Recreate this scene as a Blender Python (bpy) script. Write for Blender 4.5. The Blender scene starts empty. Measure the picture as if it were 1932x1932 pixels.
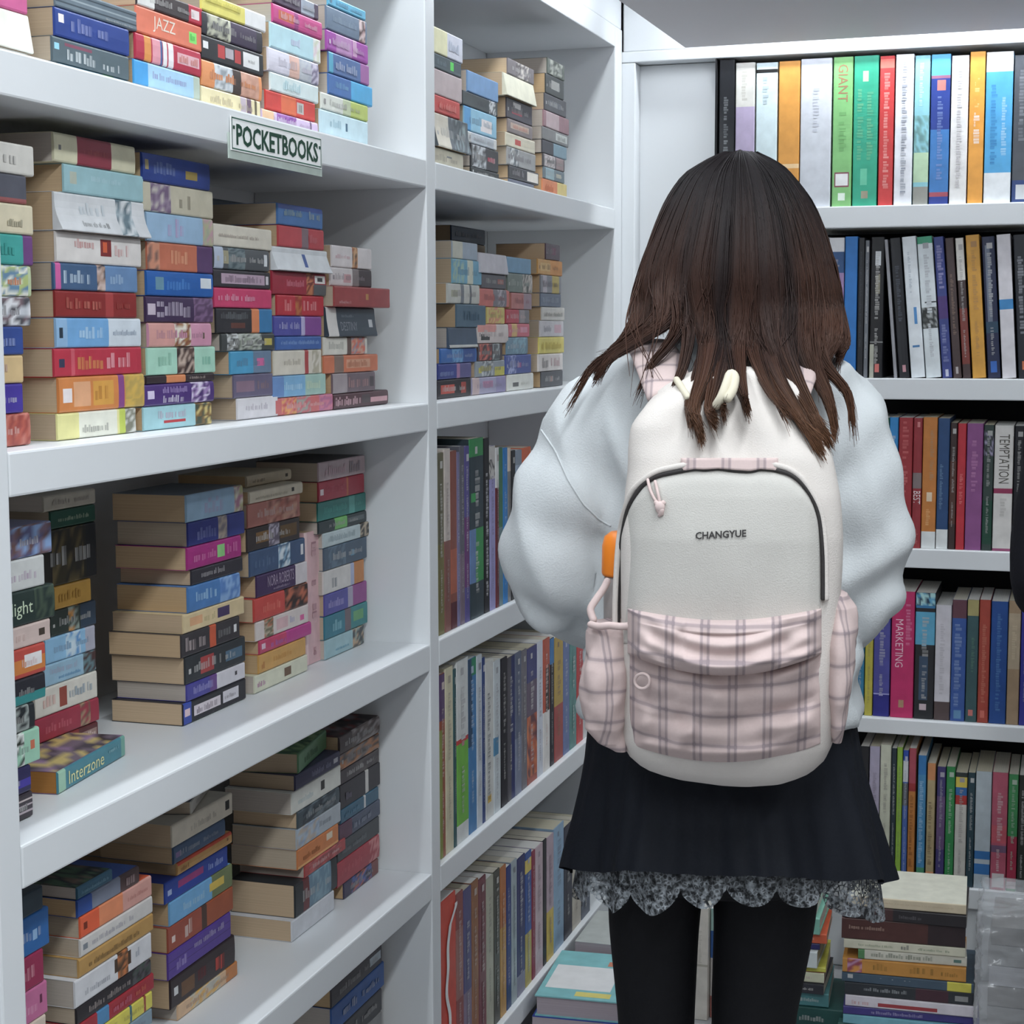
import bpy, bmesh, math, random
import numpy as np
from mathutils import Matrix, Vector, noise

scene = bpy.context.scene
COL = scene.collection
PI = math.pi

# ------------------------------------------------------------------ camera
H = 1.45                                  # lens height above the floor
F, YAW, PITCH, ROLL = 3254.3, 0.310994, 0.1051776, 0.002897
def cam_axes():
    fw = np.array([-math.sin(YAW)*math.cos(PITCH), math.cos(YAW)*math.cos(PITCH), -math.sin(PITCH)])
    r = np.array([math.cos(YAW), math.sin(YAW), 0.0]); d = np.cross(fw, r)
    c, s = math.cos(ROLL), math.sin(ROLL)
    return c*r+s*d, -s*r+c*d, fw
AX, AD, AF = cam_axes()
CAM = np.array([0.0, 0.0, H])
cd = bpy.data.cameras.new('camera'); cam = bpy.data.objects.new('camera', cd); COL.objects.link(cam)
cd.sensor_width = 36.0; cd.lens = F/1932*36.0; cd.clip_start = 0.05
m = Matrix.Identity(4)
for i in range(3):
    m[i][0], m[i][1], m[i][2], m[i][3] = AX[i], -AD[i], -AF[i], CAM[i]
cam.matrix_world = m
scene.camera = cam

# ------------------------------------------------------------------ world, exposure, lamps
w = bpy.data.worlds.new('world'); scene.world = w; w.use_nodes = True
w.node_tree.nodes['Background'].inputs[0].default_value = (0.80, 0.90, 1.0, 1)
w.node_tree.nodes['Background'].inputs[1].default_value = 0.25
vs = scene.view_settings
vs.view_transform = 'Standard'; vs.look = 'None'; vs.gamma = 1.0; vs.use_curve_mapping = False
vs.exposure = -0.12
scene.cycles.use_denoising = True
scene.cycles.max_bounces = 8
scene.cycles.diffuse_bounces = 5

CEIL = 2.62
TUBES = [   # ceiling fluorescent battens: x, y, length along, axis, watts
    (0.10, 0.95, 1.5, 'Y', 26.0),
    (0.10, -0.85, 1.5, 'Y', 46.0),
    (1.0, 1.2, 1.5, 'Y', 14.0),
]
COVES = [   # slim tubes hidden above the dropped soffit: x0,y0,z,length,axis,watts
    (-0.885, 1.9, 2.26, 3.2, 'Y', 17.0),
    (0.35, 3.765, 2.22, 2.2, 'X', 16.0),
]
def area(name, loc, sx, sy, power, col=(0.90, 0.96, 1.0)):
    l = bpy.data.lights.new(name, 'AREA'); l.shape = 'RECTANGLE'; l.size = sx; l.size_y = sy
    l.energy = power; l.color = col
    o = bpy.data.objects.new(name, l); COL.objects.link(o); o.location = loc
    return o
for x, y, ln, ax, p in TUBES:
    area('ceiling_tube_light', (x, y, CEIL-0.085), 0.16, ln, p)
for x, y, z, ln, ax, p in COVES:
    area('cove_tube_light', (x, y, z), 0.035 if ax == 'Y' else ln, ln if ax == 'Y' else 0.035, p)

# ------------------------------------------------------------------ pixel rays used while measuring
def ray(px, py):
    return AX*((px-966)/F)+AD*((py-966)/F)+AF
def onX(px, py, X):
    d = ray(px, py); return CAM+d*(X/d[0])
def onY(px, py, Y):
    d = ray(px, py); return CAM+d*(Y/d[1])
def onZ(px, py, Z):
    d = ray(px, py); return CAM+d*((Z-H)/d[2])

# ------------------------------------------------------------------ materials
def lin(h, g=1.0):
    h = h.strip()
    if len(h) == 3: h = ''.join(c*2 for c in h)
    o = []
    for i in (0, 2, 4):
        v = int(h[i:i+2], 16)/255.0
        v = v/12.92 if v <= 0.04045 else ((v+0.055)/1.055)**2.4
        o.append(min(v*g, 0.86))
    return tuple(o)
def new_mat(name):
    mt = bpy.data.materials.new(name); mt.use_nodes = True
    nt = mt.node_tree
    return mt, nt, nt.nodes['Principled BSDF']
def spec(b, v):
    b.inputs['Specular IOR Level'].default_value = v
def mottled(name, c1, c2, scale=6.0, rough=0.5, sp=0.4, bump=0.0, bscale=60.0, detail=4.0, coords='Object'):
    mt, nt, b = new_mat(name)
    tc = nt.nodes.new('ShaderNodeTexCoord')
    n = nt.nodes.new('ShaderNodeTexNoise'); n.inputs['Scale'].default_value = scale; n.inputs['Detail'].default_value = detail
    nt.links.new(tc.outputs[coords], n.inputs['Vector'])
    r = nt.nodes.new('ShaderNodeMix'); r.data_type = 'RGBA'
    r.inputs['A'].default_value = (*c1, 1); r.inputs['B'].default_value = (*c2, 1)
    nt.links.new(n.outputs['Fac'], r.inputs['Factor'])
    nt.links.new(r.outputs['Result'], b.inputs['Base Color'])
    b.inputs['Roughness'].default_value = rough; spec(b, sp)
    if bump:
        n2 = nt.nodes.new('ShaderNodeTexNoise'); n2.inputs['Scale'].default_value = bscale; n2.inputs['Detail'].default_value = 5
        nt.links.new(tc.outputs[coords], n2.inputs['Vector'])
        bp = nt.nodes.new('ShaderNodeBump'); bp.inputs['Strength'].default_value = bump; bp.inputs['Distance'].default_value = 0.003
        nt.links.new(n2.outputs['Fac'], bp.inputs['Height']); nt.links.new(bp.outputs['Normal'], b.inputs['Normal'])
    return mt
def attr_mat(name, rough, sp, vary=0.12, stripes=False, scale=40.0):
    mt, nt, b = new_mat(name)
    a = nt.nodes.new('ShaderNodeAttribute'); a.attribute_name = 'Col'
    tc = nt.nodes.new('ShaderNodeTexCoord')
    mp = nt.nodes.new('ShaderNodeMapping')
    if stripes: mp.inputs['Scale'].default_value = (3, 3, 900)
    nt.links.new(tc.outputs['Object'], mp.inputs['Vector'])
    n = nt.nodes.new('ShaderNodeTexNoise'); n.inputs['Scale'].default_value = 1.0 if stripes else scale; n.inputs['Detail'].default_value = 3
    nt.links.new(mp.outputs['Vector'], n.inputs['Vector'])
    mr = nt.nodes.new('ShaderNodeMapRange'); mr.inputs['From Min'].default_value = 0.25; mr.inputs['From Max'].default_value = 0.75
    mr.inputs['To Min'].default_value = 1-vary; mr.inputs['To Max'].default_value = 1+vary
    nt.links.new(n.outputs['Fac'], mr.inputs['Value'])
    vm = nt.nodes.new('ShaderNodeVectorMath'); vm.operation = 'SCALE'
    nt.links.new(a.outputs['Color'], vm.inputs[0]); nt.links.new(mr.outputs['Result'], vm.inputs['Scale'])
    nt.links.new(vm.outputs['Vector'], b.inputs['Base Color'])
    b.inputs['Roughness'].default_value = rough; spec(b, sp)
    return mt
M = {}
M['paint'] = mottled('white_shelf_paint', (0.70, 0.725, 0.745), (0.76, 0.78, 0.80), 5.0, 0.38, 0.45, 0.06, 25)
M['wall'] = mottled('white_wall_paint', (0.74, 0.76, 0.78), (0.78, 0.80, 0.81), 3.0, 0.7, 0.2)
M['soffit'] = mottled('grey_soffit_paint', (0.76, 0.745, 0.77), (0.80, 0.785, 0.81), 2.0, 0.7, 0.2)
M['black_back'] = mottled('black_back_board', (0.012, 0.012, 0.014), (0.02, 0.02, 0.022), 8.0, 0.7, 0.2)
M['floor'] = mottled('grey_floor_tile', (0.32, 0.32, 0.33), (0.42, 0.42, 0.43), 9.0, 0.35, 0.4)
M['cover'] = attr_mat('printed_cover', 0.42, 0.4, 0.10)
M['pages'] = attr_mat('page_edges', 0.85, 0.1, 0.14, True)
M['ink'] = attr_mat('spine_lettering', 0.5, 0.3, 0.05)
M['shop'] = mottled('dark_shop_wall', (0.22, 0.21, 0.21), (0.34, 0.32, 0.31), 4.0, 0.8, 0.2)  # unseen walls darkened to cut bounced fill, toned like surrounding full bookshelves
M['metal'] = mottled('lamp_housing', (0.7, 0.7, 0.7), (0.75, 0.75, 0.75), 5, 0.4, 0.5)

# ------------------------------------------------------------------ object helpers
def link(o, parent=None):
    COL.objects.link(o)
    if parent is not None: o.parent = parent
    return o
def tag(o, label=None, cat=None, group=None, kind=None):
    if label: o['label'] = label
    if cat: o['category'] = cat
    if group: o['group'] = group
    if kind: o['kind'] = kind
    return o
def empty(name, loc=(0, 0, 0)):
    o = bpy.data.objects.new(name, None); o.empty_display_size = 0.05; COL.objects.link(o); o.location = loc
    return o
def mesh_obj(name, verts, faces, mat, parent=None, cols=None, smooth=False):
    me = bpy.data.meshes.new(name)
    me.from_pydata([tuple(map(float, v)) for v in verts], [], [tuple(map(int, f)) for f in faces])
    if cols is not None:
        at = me.color_attributes.new('Col', 'FLOAT_COLOR', 'CORNER')
        buf = np.ones((len(me.loops), 4), dtype=np.float32)
        k = 0
        for f, c in zip(faces, cols):
            buf[k:k+len(f), :3] = c; k += len(f)
        at.data.foreach_set('color', buf.ravel())
    if smooth: me.polygons.foreach_set('use_smooth', [True]*len(me.polygons))
    me.materials.append(mat); me.update()
    return link(bpy.data.objects.new(name, me), parent)
def box_obj(name, lo, hi, mat, parent=None, bevel=0.0):
    bm = bmesh.new(); bmesh.ops.create_cube(bm, size=1)
    for v in bm.verts:
        v.co = Vector([lo[i]+(v.co[i]+0.5)*(hi[i]-lo[i]) for i in range(3)])
    if bevel: bmesh.ops.bevel(bm, geom=bm.edges[:], offset=bevel, segments=2, affect='EDGES', profile=0.6)
    me = bpy.data.meshes.new(name); bm.to_mesh(me); bm.free(); me.materials.append(mat)
    return link(bpy.data.objects.new(name, me), parent)
class Q:
    """collects coloured boxes / quads for one mesh"""
    def __init__(s): s.v = []; s.f = []; s.c = []
    def quad(s, a, b, c, d, col):
        n = len(s.v); s.v += [a, b, c, d]; s.f.append((n, n+1, n+2, n+3)); s.c.append(col)
    def box(s, lo, hi, col, skip=()):
        x0, y0, z0 = lo; x1, y1, z1 = hi
        P = [(x0,y0,z0),(x1,y0,z0),(x1,y1,z0),(x0,y1,z0),(x0,y0,z1),(x1,y0,z1),(x1,y1,z1),(x0,y1,z1)]
        for nm, idx in (('b',(0,3,2,1)),('t',(4,5,6,7)),('f',(0,1,5,4)),('r',(1,2,6,5)),('k',(2,3,7,6)),('l',(3,0,4,7))):
            if nm not in skip: s.quad(*[P[i] for i in idx], col)
    def obj(s, name, mat, parent=None): return mesh_obj(name, s.v, s.f, mat, parent, s.c)
def text_mesh(txt, bold=False):
    cu = bpy.data.curves.new('t', 'FONT'); cu.body = txt; cu.size = 1.0; cu.resolution_u = 2
    cu.fill_mode = 'FRONT'
    if bold: cu.offset = 0.028
    ob = bpy.data.objects.new('t', cu); COL.objects.link(ob)
    dg = bpy.context.evaluated_depsgraph_get(); dg.update()
    me = bpy.data.meshes.new_from_object(ob.evaluated_get(dg))
    v = np.zeros(len(me.vertices)*3); me.vertices.foreach_get('co', v); v = v.reshape(-1, 3)[:, :2]
    f = [tuple(p.vertices) for p in me.polygons]
    bpy.data.objects.remove(ob); bpy.data.curves.remove(cu); bpy.data.meshes.remove(me)
    lo = v.min(0); hi = v.max(0)
    return (v-lo)/(hi-lo), f

# ------------------------------------------------------------------ the setting
BX = -0.97            # front plane of the long bookcase on the left
BY = 3.834            # front plane of the back bookcase
def st(o): o['kind'] = 'structure'; return o
st(box_obj('floor', (-1.45, -1.7, -0.06), (2.0, 4.3, 0.0), M['floor']))
st(box_obj('ceiling', (-1.45, -1.7, CEIL), (2.0, 4.3, CEIL+0.05), M['wall']))
st(box_obj('wall_left', (-1.45, -1.7, 0), (-1.37, 4.3, CEIL), M['wall']))
st(box_obj('wall_back', (-1.37, 4.2, 0), (2.0, 4.3, CEIL), M['wall']))
st(box_obj('wall_right', (1.9, -1.7, 0), (2.0, 4.2, CEIL), M['shop']))
st(box_obj('wall_rear', (-1.37, -1.7, 0), (1.9, -1.6, CEIL), M['shop']))
# dropped soffit with open slots along both bookcases
sv = [(-0.803, 3.05), (1.9, 3.05), (1.9, 3.655), (-0.80, 3.712)]
sz0, sz1 = H+0.600, CEIL
vv = [(x, y, sz0) for x, y in sv]+[(x, y, sz0+0.12) for x, y in sv]
st(mesh_obj('ceiling_soffit', vv, [(3,2,1,0),(4,5,6,7),(0,1,5,4),(1,2,6,5),(2,3,7,6),(3,0,4,7)], M['soffit']))
for (x, y, ln, ax, p), lb in zip(TUBES, ('white ceiling batten lamp above the aisle before the shopper', 'white ceiling batten lamp above the aisle behind the viewer', 'white ceiling batten lamp over the far side of the room')):
    t = tag(empty('ceiling_lamp', (x, y, CEIL-0.08)), lb, 'lamp', 'ceiling batten lamps')
    box_obj('housing', (-0.09, -ln/2, 0.0), (0.09, ln/2, 0.08), M['metal'], t, 0.006)
    box_obj('end_cap', (-0.085, -ln/2-0.012, 0.005), (0.085, -ln/2, 0.07), M['metal'], t, 0.004)
for (x, y, z, ln, ax, p), lb in zip(COVES, ('slim white cove lamp above the long left bookcase', 'slim white cove lamp above the back bookcase')):
    t = tag(empty('cove_lamp', (x, y, z)), lb, 'lamp')
    if ax == 'Y': box_obj('housing', (-0.025, -ln/2, 0.004), (0.025, ln/2, 0.05), M['metal'], t, 0.004)
    else: box_obj('housing', (-ln/2, -0.025, 0.004), (ln/2, 0.025, 0.05), M['metal'], t, 0.004)

# ------------------------------------------------------------------ left bookcase
LZ = [H+z for z in (0.267, -0.116, -0.506, -0.888, -1.292)]
BT = 0.044
Y_L, Y_D0, Y_D1, Y_R0, Y_R1 = 1.431, 2.583, 2.624, 3.772, 3.833
XB = -1.27
lb_ = tag(empty('bookcase', (BX, 1.4, 0)), 'long white painted bookcase of open compartments filled with stacked pocketbooks', 'bookcase')
def lbx(name, lo, hi, bev=0.0025):
    off = (BX, 1.4, 0)
    return box_obj(name, [lo[i]-off[i] for i in range(3)], [hi[i]-off[i] for i in range(3)], M['paint'], lb_, bev)
G = 0.0006
TOP_L = H+0.620
for (a, b) in ((0.25, 1.391), (Y_L, Y_D0), (Y_D1, Y_R0)):
    for z in LZ:
        lbx('shelf_board', (XB, a+G, z-BT), (BX, b-G, z))
    lbx('top_board', (XB, a+G, TOP_L), (BX, b-G, TOP_L+0.045))
    lbx('plinth', (XB, a+G, 0.001), (BX-0.03, b-G, LZ[4]-BT-G))
for (a, b) in ((0.21, 0.25), (1.391, Y_L), (Y_D0, Y_D1), (Y_R0, Y_R1)):
    lbx('upright_panel', (XB, a, 0.001), (BX, b, TOP_L+0.045))
lbx('back_panel', (XB-0.012, 0.21, 0.001), (XB-G, Y_R1, TOP_L+0.045))
lbx('fascia', (BX-0.03, 0.21, TOP_L+0.046), (BX-0.002, Y_R1, CEIL-0.002))

# ------------------------------------------------------------------ back bookcase
BZ = [H+z for z in (0.265, -0.107, -0.479, -0.861, -1.232)]
BTH = [0.047, 0.046, 0.042, 0.034, 0.045]
XL0 = -0.756
bb_ = tag(empty('bookcase', (XL0, BY, 0)), 'white back bookcase with black interior holding upright textbooks', 'bookcase')
def bbx(name, lo, hi, mat=None, bev=0.0025):
    off = (XL0, BY, 0)
    return box_obj(name, [lo[i]-off[i] for i in range(3)], [hi[i]-off[i] for i in range(3)], mat or M['paint'], bb_, bev)
for z, t in zip(BZ, BTH):
    bbx('shelf_board', (XL0+0.0006, BY, z-t), (1.5, BY+0.27, z))
bbx('top_board', (BX-0.03, BY+0.0006, H+0.594), (1.5, BY+0.27, H+0.618))
bbx('side_lining', (XL0-0.003, BY+0.002, 0.001), (XL0, BY+0.27, H+0.593), M['black_back'], 0)
bbx('back_panel', (XL0, BY+0.271, 0.001), (1.5, BY+0.283, H+0.618), M['black_back'])
bbx('side_panel', (1.501, BY, 0.001), (1.54, BY+0.283, H+0.618))
bbx('plinth', (XL0+0.013, BY+0.03, 0.001), (1.5, BY+0.05, BZ[4]-0.046))
bbx('corner_filler', (BX-0.03, BY+0.05, 0.001), (XL0-0.004, BY+0.08, H+0.593))
bbx('corner_trim', (BX-0.03, BY+0.0006, 0.001), (BX+0.030, BY+0.0495, H+0.593))
bbx('fascia', (BX+0.001, BY+0.004, H+0.6185), (1.54, BY+0.03, CEIL-0.002))


# ------------------------------------------------------------------ books
ORD = 'first second third fourth fifth sixth seventh eighth ninth tenth eleventh twelfth thirteenth fourteenth fifteenth sixteenth seventeenth eighteenth nineteenth twentieth twenty-first twenty-second twenty-third'.split()
TAN = ['c0a27c', 'b69f82', 'c4a988', 'b5a48e', 'bf9f74', 'b8ada2']
RG = random.Random(7)
GB = 1.0                                   # print colours were read off a slightly dim exposure
def parse_ops(s):
    out = []
    for op in s.split(';'):
        q = op.split()
        if q: out.append(q)
    return out
def muted(h, g=1.0):
    c = lin(h, g); y = lum(c)
    return tuple(y*0.14+v*0.86 for v in c)
def lum(c): return 0.2126*c[0]+0.7152*c[1]+0.0722*c[2]
def book(name, MX, L, D, T, base, ops, label, cat='book', hard=False, group=None, pages=None, autotext=True):
    """local frame: x along the spine (reading direction), y into the shelf, z across the thickness; spine at y = 0"""
    rng = random.Random(label)
    lin = muted; bc = lin(base, GB); ops = parse_ops(ops)
    cov = bc; pg = lin(pages or rng.choice(TAN), 1.0)
    slant = 0.0; ub = {0.0, 1.0}; vb = {0.0, 1.0}; paint = []; pics = []
    has_t = any(o[0] in 'tT' for o in ops)
    marks = []
    for o in ops:
        k = o[0]
        if k == 'c': cov = lin(o[1], GB)
        elif k == 'g': pg = lin(o[1])
        elif k == 'k': slant = float(o[1])
        elif k == 'b':
            u0, u1 = float(o[1]), float(o[2]); ub |= {u0, u1}; paint.append((u0, u1, 0, 1, lin(o[3], GB)))
        elif k == 'r':
            u0, u1, v0, v1 = map(float, o[1:5]); ub |= {u0, u1}; vb |= {v0, v1}; paint.append((u0, u1, v0, v1, lin(o[5], GB)))
        elif k == 'p':
            u0, u1 = float(o[1]), float(o[2]); cs = [lin(c, GB) for c in o[3:]]
            n = max(3, min(9, int((u1-u0)*L/0.006)))
            for i in range(n+1): ub.add(round(u0+(u1-u0)*i/n, 5))
            vb |= {.2, .4, .6, .8}
            pics.append((u0, u1, cs, {}))
        elif k == 't': marks.append(('t', *map(float, o[1:5]), lin(o[5], GB)))
        elif k == 'T': marks.append(('T', *map(float, o[1:5]), lin(o[5], GB), ' '.join(o[6:])))
    if not has_t and autotext and T > 0.008:
        ink = (0.75, 0.74, 0.72) if lum(bc) < 0.28 else (0.16, 0.13, 0.16)
        f = rng.uniform(0.4, 0.7)
        ink = tuple(bc[i]*f*.8+ink[i]*(1-f*.8) for i in range(3))
        u0 = rng.uniform(0.10, 0.2); u1 = rng.uniform(0.5, 0.62)
        marks.append(('t', u0, u1, 0.34, 0.70, ink)); marks.append(('t', u1+0.06, rng.uniform(0.82, 0.93), 0.36, 0.62, ink))
        if rng.random() < 0.5: marks.append(('d', 0.045, 0.35, ink))
    tc = 0.0026 if hard else 0.0005
    ro = min(0.0022, T*0.2)
    q = Q()
    ub = sorted(ub); vb = sorted(vb)
    # spine with softened corners, optionally leaning / hollowed from handling
    zs = [0.0, 0.35*ro, ro]+[ro+(T-2*ro)*v for v in vb[1:-1]]+[T-ro, T-0.35*ro, T]
    bul = rng.uniform(-0.0006, 0.0012) if not hard else 0.0014
    def ys(z):
        t = z/T
        y = -bul*4*t*(1-t)-slant*(1-t)
        if slant: y += 0.35*slant*math.sin(PI*t)
        e = min(z, T-z)
        if e < ro: y += ro*(1-math.sqrt(max(0, 1-(1-e/ro)**2)))
        return y
    def colat(u, v):
        c = bc
        for (a, b_, c0, d0, cc) in paint:
            if a <= u <= b_ and c0 <= v <= d0: c = cc
        return c
    for i in range(len(ub)-1):
        a, b_ = ub[i]*L, ub[i+1]*L; um = (ub[i]+ub[i+1])/2
        for j in range(len(zs)-1):
            z0, z1 = zs[j], zs[j+1]; vm = min(max(((z0+z1)/2-ro)/(T-2*ro), 0.01), 0.99)
            cc = colat(um, vm)
            for (pu0, pu1, cs, nd) in pics:
                if pu0 <= um <= pu1:
                    cc = [nd.setdefault((uu, zz), rng.choice(cs)) for uu, zz in ((ub[i], j), (ub[i+1], j), (ub[i+1], j+1), (ub[i], j+1))]
            q.quad((a, ys(z0), z0), (b_, ys(z0), z0), (b_, ys(z1), z1), (a, ys(z1), z1), cc)
    # ends of the spine strip
    for x in (0, L):
        for j in range(len(zs)-1):
            z0, z1 = zs[j], zs[j+1]; yi = ro+tc
            f = [(x, ys(z0), z0), (x, ys(z1), z1), (x, yi, z1), (x, yi, z0)]
            if x: f = f[::-1]
            q.quad(*f, bc)
    q.box((0, ro, 0), (L, D, tc), cov); q.box((0, ro, T-tc), (L, D, T), cov)
    ob = q.obj(name, M['cover']); ob.matrix_world = MX
    tag(ob, label, cat, group)
    # page block
    e = 0.003 if hard else 0.0004
    pb = Q(); pgc = pg
    pb.box((e, ro+tc*0.5, tc+0.0001), (L-e, D-e-0.0004, T-tc-0.0001), pgc)
    pb.obj('page_block', M['pages'], ob)
    # print on the spine
    if marks:
        lt = Q(); tv = []; 
        def yo(z): return ys(min(max(z, ro), T-ro))-0.00025
        def sq(u0, u1, v0, v1, c):
            z0, z1 = v0*T, v1*T
            lt.quad((u0*L, yo(z0), z0), (u1*L, yo(z0), z0), (u1*L, yo(z1), z1), (u0*L, yo(z1), z1), c)
        for mk in marks:
            lt = Q()
            if mk[0] == 'd':
                sq(mk[1], mk[1]+0.04, mk[2], mk[2]+min(0.5, 0.04*L/T), mk[3])
            elif mk[0] == 't':
                _, u0, u1, v0, v1, c = mk
                x = u0; lw = 0.5*(v1-v0)*T/L; lw = max(lw, 0.012)
                while x < u1-lw:
                    if rng.random() < 0.15: x += lw*0.7; continue
                    h = rng.choice((1, 0.72, 0.7, 0.66, 0.95)); lo = v0+(v1-v0)*rng.choice((0, .05, .1))
                    bg = colat(x, (v0+v1)/2); w1 = lw*rng.uniform(.22, .42)
                    for (xa, xb, f) in ((x, x+w1, rng.uniform(.45, .85)), (x+w1, x+lw*.82, rng.uniform(.2, .6))):
                        sq(xa, xb, lo, v0+(v1-v0)*h, tuple(bg[i]*(1-f)+c[i]*f for i in range(3)))
                    x += lw
            else:
                _, u0, u1, v0, v1, c, tx = mk
                tv2, tf = text_mesh(tx)
                n = len(lt.v)
                for p in tv2:
                    z = (v0+(v1-v0)*p[1])*T
                    lt.v.append(((u0+(u1-u0)*p[0])*L, yo(z), z))
                for f in tf: lt.f.append(tuple(n+i for i in f)); lt.c.append(c)
            if lt.f: lt.obj('lettering', M['ink'], ob)
    return ob

def frame(x, y, z, origin):
    mm = Matrix.Identity(4)
    for i in range(3): mm[i][0], mm[i][1], mm[i][2], mm[i][3] = x[i], y[i], z[i], origin[i]
    return mm
EX, EY, EZ = Vector((1, 0, 0)), Vector((0, 1, 0)), Vector((0, 0, 1))

CROP = dict(C1=(0,0,4.6), C2=(380,0,4.6), C3=(0,220,3.019), C4=(380,320,3.715), C5=(0,880,2.927), C6=(340,840,3.864), C7=(0,1380,3.5), C8=(380,1340,3.263),
            D1=(780,0,4.6), D2=(780,380,4.6), D3=(780,800,4.494), D4=(780,1180,4.2), D5=(780,1480,4.2), D6=(1100,0,2.322), D7=(1480,400,4.2), D8=(1560,740,5.194),
            E1=(1560,1060,5.194), E2=(1560,1370,5.194), E3=(1460,1640,4.093))
def cr(c, x, y): o = CROP[c]; return o[0]+x/o[2], o[1]+y/o[2]

def stack(crop, shelf, setback, where, rows, bottom, ref='l', length=0.168, depth=0.107, hidden=None, grp='pocketbooks in stacks'):
    """rows: 'ytop xl xr|look|spine colour|print' from top to bottom; ref says at which spine end y was read"""
    X = BX-setback; zsh = LZ[shelf]
    items = []
    for r in rows:
        h, look, base, ops = (r.split('|')+[''])[:4]
        q = h.split(); items.append([float(q[0]), None if q[1] == '-' else float(q[1]), float(q[2]), look, base, ops])
    n = len(items)
    tops = []
    for i, it in enumerate(items):
        xr_ = it[1] if ref == 'l' else it[2]
        p = cr(crop, xr_, it[0]); tops.append(onX(*p, X)[2])
    xr_ = items[-1][1] if ref == 'l' else items[-1][2]
    zb = onX(*cr(crop, xr_, bottom), X)[2]
    off = zsh+0.0006-zb
    # spread the correction so that the lowest book rests on the shelf
    zt = [t+off*(1-0.0) for t in tops] if abs(off) < 0.012 else [t+off*((tops[0]-t)/(tops[0]-zb)*0+1 if abs(off) < 0.03 else (t-tops[0])/(zb-tops[0])) for t in tops]
    z = zsh+0.0006
    for i in range(n-1, -1, -1):
        it = items[i]
        T = max(0.006, zt[i]-z-0.0004)
        ym = (it[0]+(items[i+1][0] if i+1 < n else bottom))/2
        if it[1] is None:
            y1 = onX(*cr(crop, it[2], ym), X)[1]; y0 = y1-length-RG.uniform(-0.004, 0.004)
            y0 = max(y0, Y_L+0.002 if y1 < Y_D0 else Y_D1+0.002)
        else:
            y0 = onX(*cr(crop, it[1], ym), X)[1]; y1 = onX(*cr(crop, it[2], ym), X)[1]
            if y0 > Y_D0: y0 = max(y0, Y_D1+0.002)
        push = 0.0; rot = 0.0; ops2 = []
        for op in it[5].split(';'):
            o = op.split()
            if o and o[0] == 'x': push = float(o[1])
            elif o and o[0] == 'R': rot = float(o[1])
            elif o and o[0] == 'L': y1 = y0+float(o[1])
            else: ops2.append(op)
        L = y1-y0
        mx = frame(EY, -EX, EZ, (X+push, y0, z))
        if rot: mx = mx @ Matrix.Rotation(math.radians(rot), 4, 'Z')
        lab = f"{it[3]} paperback, {ORD[i]} from top, {where}"
        book('paperback_book', mx, L, depth+RG.uniform(-0.004, 0.002), T, it[4], ';'.join(ops2), lab, group=grp)
        z += T+0.0004

W = 'fff'
# --- shelf above the sign
ab = 'stack above the sign'
stack('C1', 0, 0.035, 'leftmost '+ab, ['-260 - 230|pink|d8609a|', '50 - 245|white dented|e8e6da|b 0 .5 e2e0d4;t .55 .9 .3 .75 555;k .006', '385 - 235|cream|d8c9a0|x -.02'], 470, 'r')
stack('C1', 0, 0.03, 'second '+ab, ['-200 480 1180|grey striped|6a7a86|r 0 1 .2 .3 3c4a55;r 0 1 .5 .6 98a6ae;r 0 1 .8 .88 3c4a55;t .6 .95 .1 .2 aaa', '-10 475 1110|deep blue|2a4696|r .04 .11 .5 .85 f4e6e4;t .2 .75 .3 .8 8a94c4;c 1c2c60', '240 455 1110|slate grey|55666e|t .15 .55 .15 .6 cfd6d8;t .62 .9 .15 .5 cfd6d8;r .02 .08 .5 .8 8fd0e8;r .15 .5 .75 .9 8a4a60', '482 510 1130|teal|2c7088|b .6 .75 4aa050;t .1 .5 .3 .7 9cc'], 552, 'l')
stack('C1', 0, 0.03, 'third '+ab, ['-170 1190 1750|black and red|4a4244|b 0 .25 e4e4e0;r .78 1 0 1 c83048;r .82 .95 .2 .8 f0dede', '5 1185 1745|orange|ee7c5c|T .24 .58 .2 .8 ffe0d0 JAZZ;r .8 .92 .2 .7 80ff60;t .82 .9 .35 .6 2a4', '242 1175 1735|red and white striped|c42e4c|b .12 .22 e8963c;b .24 .36 e89aa8;b .36 .39 5068a0;b .40 .46 f2eef0;b .48 .56 f4e8ec;r .62 .97 .25 .75 eeb8c0;t .65 .95 .35 .65 c64', '472 1165 1730|sky blue|35a0e2|b .2 1 a4d0ee;t .25 .8 .4 .7 8878b0;b .9 1 b8c8b8', '690 1155 1730|pale orange|f0c488|p .2 1 f0d090 f4f0c0 e88850'], 745, 'l')
stack('C2', 0, 0.03, 'fourth '+ab, ['-120 0 550|yellow and white|ece060|b .66 1 f0f0f0;t .05 .6 .55 .8 b0a838', '50 0 520|black with cream pattern|3a3840|p .08 .42 3a3840 c8c8b0 a8a898;b .42 .46 d0d0b8;b .46 .9 4c4058', '255 0 530|black with red blocks|36363a|r .02 .1 .45 .8 f0f0f0;r .25 .36 .2 .85 cc4444;r .52 .62 .2 .85 cc4444;r .37 .5 .3 .8 b8b0b8;r .66 .93 .15 .9 fbfbfb;t .74 .86 .45 .58 999', '470 0 515|orange and grey|f09858|p .2 .5 c8d0d8 98a0a8 e0e4e8;b .5 .64 4a3c38;p .64 .95 e0a890 d09880', '700 0 505|cream|ecdfae|r 0 1 0 .2 f2d85c;b .65 .75 c8b8c4;b .76 .84 7a6078;b .9 .94 6a6048'], 893, 'l')
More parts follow.
